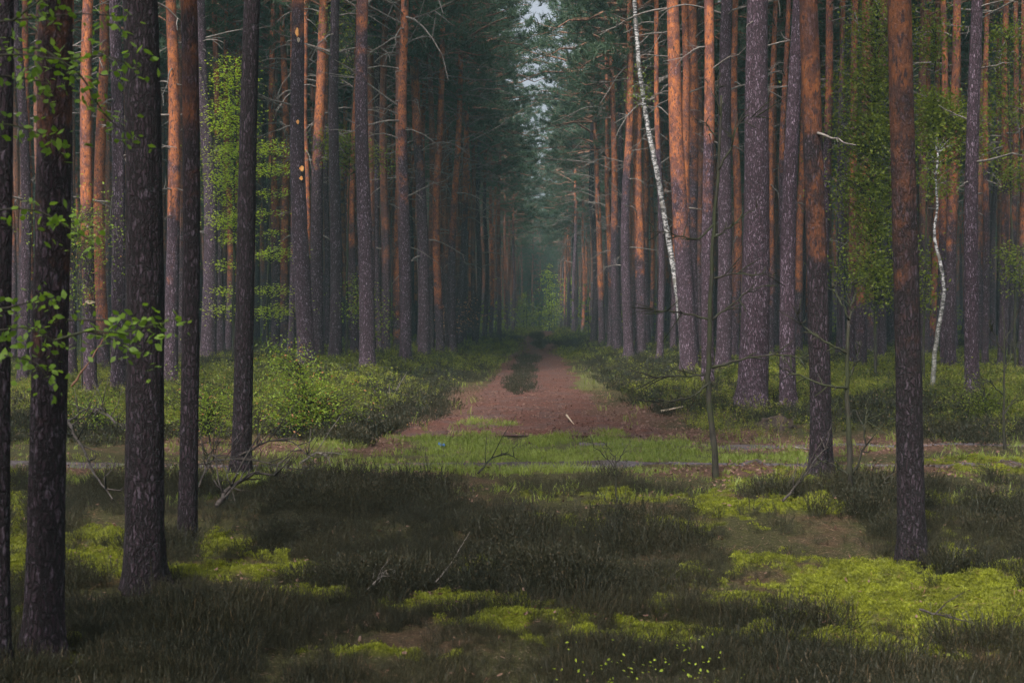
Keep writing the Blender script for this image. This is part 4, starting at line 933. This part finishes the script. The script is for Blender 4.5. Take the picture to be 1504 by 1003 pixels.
# bare saplings
def bare(name, label, cat, base, line, w, twigs, seed, mat=M_SAPL, group=None, wtop=.3, lmax=60):
    g = np.random.default_rng(seed); D = base[2] if len(base) > 2 else ray(*base)[1]; bx, by, bz = ground_at(base[0], base[1], D)
    root = empty(name, (bx, by, bz), label, cat, group); o = np.array([bx, by, bz])
    P = np.array([np.array([0, 0, -.08])] + [at(a, b, D) - o for a, b in line]); dist = np.concatenate([[0], np.cumsum(np.linalg.norm(np.diff(P, axis=0), axis=1))]); tt = np.linspace(0, dist[-1], max(14, int(dist[-1] * 8)))
    Q = np.stack([np.interp(tt, dist, P[:, k]) for k in range(3)], -1); Q[1:-1] = (Q[:-2] + 2 * Q[1:-1] + Q[2:]) / 4; Q += g.normal(0, .005, Q.shape) * (tt > .1)[:, None]
    r = w / 2 / F * D; rad = r * (1 - (1 - wtop) * tt / dist[-1]) * (1 + .4 * np.exp(-tt / .08)); mb = MB(); tube(mb, Q, rad, 10); link('stem', mb.mesh('stem', [mat]), root)
    for tw in twigs:          # each a list of pixels, first on the stem
        T = np.array([at(a, b, D) - o + np.array([0, g.normal(0, .12) * min(1, k / 2), 0]) for k, (a, b) in enumerate(tw)])
        n = 14; s_ = np.linspace(0, len(T) - 1, n); B = np.stack([np.interp(s_, range(len(T)), T[:, q]) for q in range(3)], -1); B[1:-1] = (B[:-2] + 2 * B[1:-1] + B[2:]) / 4
        B += g.normal(0, .008, B.shape) * (s_ > .3)[:, None]; L = np.linalg.norm(B[-1] - B[0]); mb = MB(); rb = min(r * .55, .009 + .006 * L); tube(mb, B, np.linspace(rb, rb * .25, n), 5, 0)
        for _ in range(int(4 + L * 8)):
            i = g.integers(3, n - 1); d = (B[i] - B[i - 1]); d /= np.linalg.norm(d); e = B[i] + (d + g.normal(0, .6, 3)) * g.uniform(.06, .28) * min(1, L)
            tube(mb, np.stack([B[i], (B[i] + e) / 2 + g.normal(0, .008, 3), e]), [rb * .55, rb * .45, rb * .25], 4, 0)
        link('branch', mb.mesh('branch', [mat]), root)
    return root
bare('bare_sapling', 'mossy bare sapling with spreading dead twigs before the straight pinkish pine', 'young tree', (1053, 703), [(1046, 640), (1040, 560), (1043, 470), (1046, 360), (1056, 240), (1060, 140)], 10,
     [[(1044, 548), (1015, 552), (975, 555), (930, 553)], [(1043, 470), (1010, 460), (960, 455), (930, 460)], [(1045, 540), (1090, 528), (1150, 520), (1200, 530)], [(1045, 470), (1075, 450), (1105, 425), (1130, 418)],
      [(1047, 350), (1075, 330), (1120, 300)], [(1055, 250), (1075, 215), (1085, 180), (1120, 165)], [(1044, 560), (1020, 580), (990, 592), (955, 590)], [(1052, 200), (1035, 180), (1020, 175)], [(1048, 330), (1025, 355), (985, 345), (950, 340)],
      [(1058, 170), (1052, 140), (1056, 110)], [(1045, 410), (1085, 400), (1150, 405)]], 61)
bare('bare_sapling', 'dark forked bare sapling standing between the two front pines on the right', 'young tree', (1249, 740), [(1248, 690), (1245, 600), (1244, 520), (1247, 470)], 10,
     [[(1247, 470), (1238, 450), (1229, 430), (1226, 415)], [(1247, 475), (1254, 450), (1260, 430), (1258, 408)], [(1247, 555), (1258, 530), (1264, 500)], [(1246, 520), (1215, 505), (1180, 480), (1160, 450)],
      [(1250, 720), (1290, 715), (1320, 690)], [(1249, 700), (1220, 680), (1195, 676)], [(1246, 570), (1210, 565), (1170, 550), (1150, 540)], [(1250, 700), (1268, 660), (1272, 610), (1280, 585)]], 62, wtop=.45)
bare('bare_sapling', 'small bare forked seedling in the heather at the grass edge', 'young tree', (904, 742), [(905, 715), (904, 690), (905, 668)], 3.2,
     [[(905, 680), (918, 660), (927, 645)], [(904, 690), (888, 670), (872, 655), (866, 640)], [(905, 700), (916, 690), (922, 676)], [(904, 685), (895, 660), (890, 650)]], 63)
bare('bare_sapling', 'thin bare grey sapling with pale twigs near the picture edge at right', 'young tree', (1476, 660), [(1474, 600), (1476, 520), (1472, 450)], 4.5,
     [[(1474, 545), (1488, 530), (1500, 500)], [(1475, 520), (1460, 490), (1450, 470)], [(1476, 500), (1490, 480), (1500, 455)], [(1474, 580), (1450, 560), (1430, 550)], [(1474, 610), (1490, 590), (1503, 585)]], 64)
bare('bare_sapling', 'leafless leaning stick of a sapling left of the leaning dark pine', 'young tree', (317, 702), [(312, 690), (303, 665), (296, 648), (291, 640)], 4,
     [[(308, 680), (300, 660), (297, 650)], [(305, 668), (318, 655), (322, 645)]], 65)

# ------------------------------------------------------------------ leafy branches reaching in from a tree beside the viewpoint
def near_tree():
    g = np.random.default_rng(5); D = 6.2; bx, by = -2.95, D; bz = float(zf(np.array([bx]), np.array([by]))[0])
    root = empty('young_lime', (bx, by, bz), 'near young tree whose green leafy twigs reach over the dark front trunks', 'young tree'); o = np.array([bx, by, bz])
    mb = MB(); z = np.linspace(-.1, 4.6, 30); tube(mb, np.stack([.05 * np.sin(z), .04 * np.cos(z * 1.3), z], -1), .035 * (1 - z / 6), 10); link('trunk', mb.mesh('trunk', [M_SAPL]), root)
    BR = [[(-120, 60), (0, 75), (60, 70), (100, 100), (135, 150)], [(-120, 90), (10, 75), (90, 90), (150, 80), (190, 95), (205, 95)], [(-130, 20), (20, 30), (120, 20), (185, 25)], [(-120, 130), (0, 110), (60, 120), (85, 130)],
          [(-120, 200), (0, 180), (40, 190), (80, 205), (100, 215)], [(60, 70), (120, 110), (150, 165), (170, 185), (195, 200)], [(-100, 300), (20, 305), (60, 310), (110, 340), (135, 355)], [(-100, 470), (0, 485), (40, 480), (80, 500), (105, 512)],
          [(-100, 440), (0, 455), (60, 440), (90, 436)], [(80, 500), (130, 485), (180, 490), (220, 478), (262, 468)], [(130, 485), (170, 500), (215, 520)], [(100, 470), (150, 470), (200, 470), (235, 475)], [(-100, 540), (0, 520), (50, 530), (75, 560)], [(20, 30), (60, 0), (90, -30)]]
    for k, b in enumerate(BR):
        dd = D + g.uniform(-.5, .35) * 1.0
        T = np.array([at(a, c, dd + .03 * i) - o for i, (a, c) in enumerate(b)])
        if b[0][0] < 0: T[0] = [0, 0, max(.2, T[0][2] - .1)]
        n = 24; s_ = np.linspace(0, len(T) - 1, n); B = np.stack([np.interp(s_, range(len(T)), T[:, q]) for q in range(3)], -1)
        for _ in range(2): B[1:-1] = (B[:-2] + 2 * B[1:-1] + B[2:]) / 4
        mb = MB(); tube(mb, B, np.linspace(.006, .0015, n), 5); 
        br = link('branch', mb.mesh('branch', [M_SAPL]), root); lb = MB(); vis_ = B[:, 0] + bx > -2.6; L = np.linalg.norm(B[-1] - B[4]); m = int(34 + 44 * L * (1.3 if k in (0, 1, 7, 3) else .9))
        i = g.integers(5, n, m); C = B[i] + g.normal(0, .045, (m, 3)) - np.array([0, 0, .012]); C[-1] = B[-1]
        leaves_at(lb, C, .041, g, .95, 0); link('foliage', lb.mesh('foliage', [M_NEARL], False), br)
near_tree()

# ------------------------------------------------------------------ small things on the floor
def stick(name, label, cat, pts, w, mat, D=None, lift=.03, group=None, seed=0, twigs=0, sides=7):
    """pts: photograph pixels with height above ground in metres"""
    g = np.random.default_rng(seed); W_ = []
    for a, b, h in pts:
        x, y, z = ray(a, b) if D is None else ray(a, b, D); gz = float(zf(np.array([x]), np.array([y]))[0]); W_.append([x, y, gz + h + lift] if D is None else [x, D, z])
    W_ = np.array(W_); o = W_[0].copy(); T = W_ - o; n = 16; s_ = np.linspace(0, len(T) - 1, n); B = np.stack([np.interp(s_, range(len(T)), T[:, q]) for q in range(3)], -1); B[1:-1] = (B[:-2] + 2 * B[1:-1] + B[2:]) / 4
    r = w / 2 / F * W_[0][1]; B += g.normal(0, min(.010, r * (.08 if mat is M_PALE else .35)), B.shape); mb = MB(); tube(mb, B, r * np.linspace(1, .4, n) * g.uniform(.85, 1.15, n), sides, 0)
    for _ in range(int(twigs * 2.5)):
        i = g.integers(2, n - 1); d = B[i] - B[i - 1]; d /= np.linalg.norm(d) + 1e-6; e = B[i] + (d + g.normal(0, .7, 3) + [0, 0, .3]) * g.uniform(.08, .3) * min(1, float(np.linalg.norm(B[-1] - B[0])))
        tube(mb, np.stack([B[i], (B[i] + e) / 2 + g.normal(0, .02, 3), e]), [r * .5, r * .35, r * .2], 4, 0)
    ob = link(name, mb.mesh(name, [mat]), loc=tuple(o)); return tag(ob, label, cat, group)
stick('broken_stick', 'short pale peeled stick lying at the mouth of the track', 'stick', [(832, 614, .02), (843, 628, .02)], 3.2, M_PALE)
stick('fallen_log', 'thin pale log lying in heather under the bare sapling twigs', 'log', [(970, 612, .06), (1003, 607, .08)], 3.5, M_PALE)
stick('fallen_branch', 'curved dead branch lying on heather at the foot of the purple red-topped pine', 'branch', [(542, 556, .0), (556, 548, .12), (568, 548, .12), (576, 556, .02)], 3, M_TWIG)
stick('fallen_branch', 'long thin dry branch in the grassy bank right of the green shrub', 'branch', [(566, 596, .05), (580, 588, .08), (600, 587, .05), (622, 590, .03)], 2.4, M_TWIG, twigs=4)
stick('fallen_branch', 'arched bleached branch standing out of the brushwood at the road edge', 'branch', [(440, 688, .02), (465, 680, .10), (482, 683, .06), (491, 708, .0)], 3, M_TWIG, twigs=3)
stick('fallen_branch', 'thick dark bough lying over the brushwood heap', 'branch', [(318, 752, .02), (338, 738, .12), (375, 728, .2), (420, 726, .12)], 8, M_BRUSH, twigs=5)
stick('fallen_branch', 'long curved grey branch on top of the brushwood heap', 'branch', [(352, 700, .2), (395, 692, .32), (430, 690, .3), (465, 702, .1)], 3.5, M_BRUSH, twigs=7)
stick('fallen_branch', 'low crossing dead branch across the front of the brushwood heap', 'branch', [(290, 700, .1), (330, 705, .2), (380, 708, .2), (450, 712, .08)], 3, M_BRUSH, twigs=9)
stick('fallen_branch', 'branch slanting from the near black trunk down into the heather', 'branch', [(96, 688, .55), (115, 708, .42), (140, 732, .2), (165, 748, .05)], 5, M_BRUSH, twigs=5)
stick('fallen_branch', 'dead branch with dangling twigs between the near black trunk and slim dark trunk', 'branch', [(170, 660, .3), (150, 650, .45), (135, 648, .35), (100, 652, .2)], 3.5, M_BRUSH, twigs=8)
stick('fallen_branch', 'thin bare branch stretched in front of the nearest thick pine', 'branch', [(96, 660, .3), (130, 642, .4), (160, 646, .3), (182, 655, .2)], 3, M_BRUSH, twigs=8)
stick('fallen_branch', 'tangled dead branch right of the slim dark trunk foot', 'branch', [(292, 735, .1), (310, 715, .3), (330, 720, .2), (345, 750, .05)], 3, M_BRUSH, twigs=9)
stick('fallen_branch', 'single pale twig slanting through dark heather below the clearing', 'twig', [(640, 880, .05), (660, 862, .12), (678, 842, .18), (690, 828, .22)], 2, M_TWIG)
stick('fallen_branch', 'forked dry twig in heather left of the slanting pale twig', 'twig', [(540, 890, .08), (560, 881, .12), (575, 880, .1)], 2, M_TWIG, twigs=5)
stick('fallen_branch', 'green-barked branch arching over the gravel lane below the grass', 'branch', [(702, 702, .02), (722, 692, .12), (745, 688, .14), (760, 690, .08)], 3.2, M_SAPL, twigs=3)
stick('fallen_branch', 'dark branch rising from moss between bare sapling and lichened pine', 'branch', [(1150, 748, .0), (1175, 730, .12), (1200, 715, .25), (1218, 702, .32)], 4, M_BRUSH, twigs=5)
stick('fallen_branch', 'pale dry twig lying on the big moss patch', 'twig', [(1350, 919, .02), (1385, 920, .03), (1430, 923, .02)], 4, M_BRUSH, twigs=3)
stick('fallen_branch', 'pale stick leaning against the lichened pine foot by the road', 'twig', [(1168, 663, .02), (1180, 665, .03), (1192, 667, .02)], 3, M_TWIG)
stick('fallen_branch', 'thin broken stem leaning between the near black and mauve trunks', 'branch', [(105, 568, .0), (125, 540, .35), (145, 510, .7), (158, 489, 1.0)], 3.5, M_LIMB, D=15.0)
# scars on trunks: pale bark wounds are parts of their pines
def scar(root_label, name, px, py, w, h, mat, label):
    r = next(o for o in bpy.data.objects if o.get('label') == root_label); x, D, z = ray(px, py, r.location.y)
    i = next(k for k, c in enumerate(CAT) if c[6] == root_label); rr = CAT[i][3] / 2 / F * D
    g = np.random.default_rng(int(px + py)); mb = MB(); n = 14; th = np.arange(n) / n * 6.283; W2, H2 = w / 2 / F * D, h / 2 / F * D
    ring = lambda k, d: np.stack([k * W2 * np.cos(th) * (1 + .2 * np.sin(th * 3 + px)), np.full(n, d), k * H2 * np.sin(th) * (1 + .12 * np.cos(th * 4))], -1)
    base = np.array([x, D - rr * .93, z]) - np.array(r.location)
    V = np.concatenate([ring(1, .03), ring(.95, -.012), ring(.55, .0), [[0, .004, 0]]]) + base
    Q = [[a * n + j, a * n + (j + 1) % n, (a + 1) * n + (j + 1) % n, (a + 1) * n + j] for a in range(2) for j in range(n)]; T_ = [[2 * n + j, 2 * n + (j + 1) % n, 3 * n] for j in range(n)]
    mb.add(V, Q, T_); o = link(name, mb.mesh(name, [mat]), r)
    if label: o['label'] = label
WP = 'big pine with fresh orange bark wounds one above another'
scar(WP, 'bark_wound', 438, 50, 4.5, 13, M_WOUND, 'topmost long orange wound'); scar(WP, 'bark_wound', 440, 61, 4.5, 7, M_PALE, 'pale lower end of the top wound')
scar(WP, 'bark_wound', 439, 181, 4, 6, M_WOUND, 'small middle wound'); scar(WP, 'bark_wound', 445, 249, 7, 8, M_WOUND, 'round bright lower wound'); scar(WP, 'bark_wound', 444, 263, 5, 6, M_WOUND, 'dull lowest wound')
scar('orange pine trunk fading to mauve below, with a pale sawn scar', 'sawn_scar', 134, 444, 15, 5, M_PALE, None)
# stump
def stump():
    x, y, z = ground_at(1141, 628); root = empty('tree_stump', (x, y, z), 'dark rotten stump beside the road behind the mossy bank', 'stump')
    g = np.random.default_rng(8); mb = MB(); sd = 22; zz = np.array([-.1, 0, .05, .1, .15, .18]); th = np.arange(sd) / sd * 6.283; V = []
    top = 1 + .45 * n2(th * 1.7, th * 0, 5)
    for i, q in enumerate(zz):
        rr = (.30 - .5 * max(q, 0)) * (1 + .18 * np.sin(th * 3) + .12 * n2(th * 3, th * 0 + i, 3)); V.append(np.stack([rr * np.cos(th), rr * np.sin(th), q * top if q > 0 else np.full(sd, q)], -1))
    V = np.concatenate(V + [np.array([[0, 0, .09]])]); Q = [[a * sd + j, a * sd + (j + 1) % sd, (a + 1) * sd + (j + 1) % sd, (a + 1) * sd + j] for a in range(len(zz) - 1) for j in range(sd)]; T_ = [[5 * sd + j, 5 * sd + (j + 1) % sd, 6 * sd] for j in range(sd)]
    mb.add(V, Q, T_); link('stump_wood', mb.mesh('stump_wood', [M_STUMP]), root)
stump()
# scrap of blue plastic
def scrap():
    m, t = newmat('blue_plastic'); n = N(t); b = n('BsdfPrincipled', i={'Base Color': (.04, .12, .30, 1), 'Roughness': .35}); n('OutputMaterial', i={0: b.outputs[0]})
    x, y, z = ground_at(650, 659); g = np.random.default_rng(3); r, c = 6, 8; X_, Y_ = np.meshgrid(np.linspace(-.04, .04, c), np.linspace(-.025, .025, r)); Z_ = .02 + .012 * g.normal(size=(r, c))
    me = grid_mesh('plastic_scrap', X_ + .008 * g.normal(size=(r, c)), Y_, Z_, [m]); tag(link('plastic_scrap', me, loc=(x, y, z + .03)), 'crumpled scrap of blue plastic lying in the grass', 'litter')
scrap()
# seedlings with bright leaves at the very front
for k, (px, py, h, lab) in enumerate([(862, 1000, 26, 'bright leafed seedling at the bottom edge, shorter one left of the pair'), (1008, 995, 26, 'bright leafed seedling at the bottom edge, tallest'), (1040, 1000, 18, 'bright leafed seedling just right of the tallest one'),
                              (948, 985, 6, 'tiny single-leafed seedling between the bottom edge seedlings')]):
    x0, D, _ = ray(px, 1030)
    leafy('seedling', lab, 'seedling', (px, 1030), [(px, 1015), (px + 1, py - h * .6)], 1.6, [(px, py - h * .4, 8, h * .5, 22), (px + 2, py, 6, 8, 10)], .018, M_BEECH, M_SAPL, 80 + k, .7, per=11, bw=.0012, crown='leaves')

# ------------------------------------------------------------------ air
def haze():
    m, t = newmat('forest_air'); n = N(t); v = n('VolumePrincipled', i={'Color': (.50, .80, .84, 1), 'Density': .0008, 'Anisotropy': .0}); n('OutputMaterial', i={1: v.outputs[0]})
    mb = MB(); x0, x1, y0, y1, z0, z1 = -1100, 1100, -75, 905, -8, 25.5
    V = [(x0, y0, z0), (x1, y0, z0), (x1, y1, z0), (x0, y1, z0), (x0, y0, z1), (x1, y0, z1), (x1, y1, z1), (x0, y1, z1)]
    mb.add(V, [[3, 2, 1, 0], [4, 5, 6, 7], [0, 1, 5, 4], [1, 2, 6, 5], [2, 3, 7, 6], [3, 0, 4, 7]])
    o = link('haze', mb.mesh('haze', [m], False)); tag(o, 'thin bluish forest haze fading the far trees', 'haze', kind='stuff')
HAZE = True
if HAZE: haze()
print('vis pines', len(vis), 'back', len(back), 'faces', sum(len(m.polygons) for m in bpy.data.meshes))
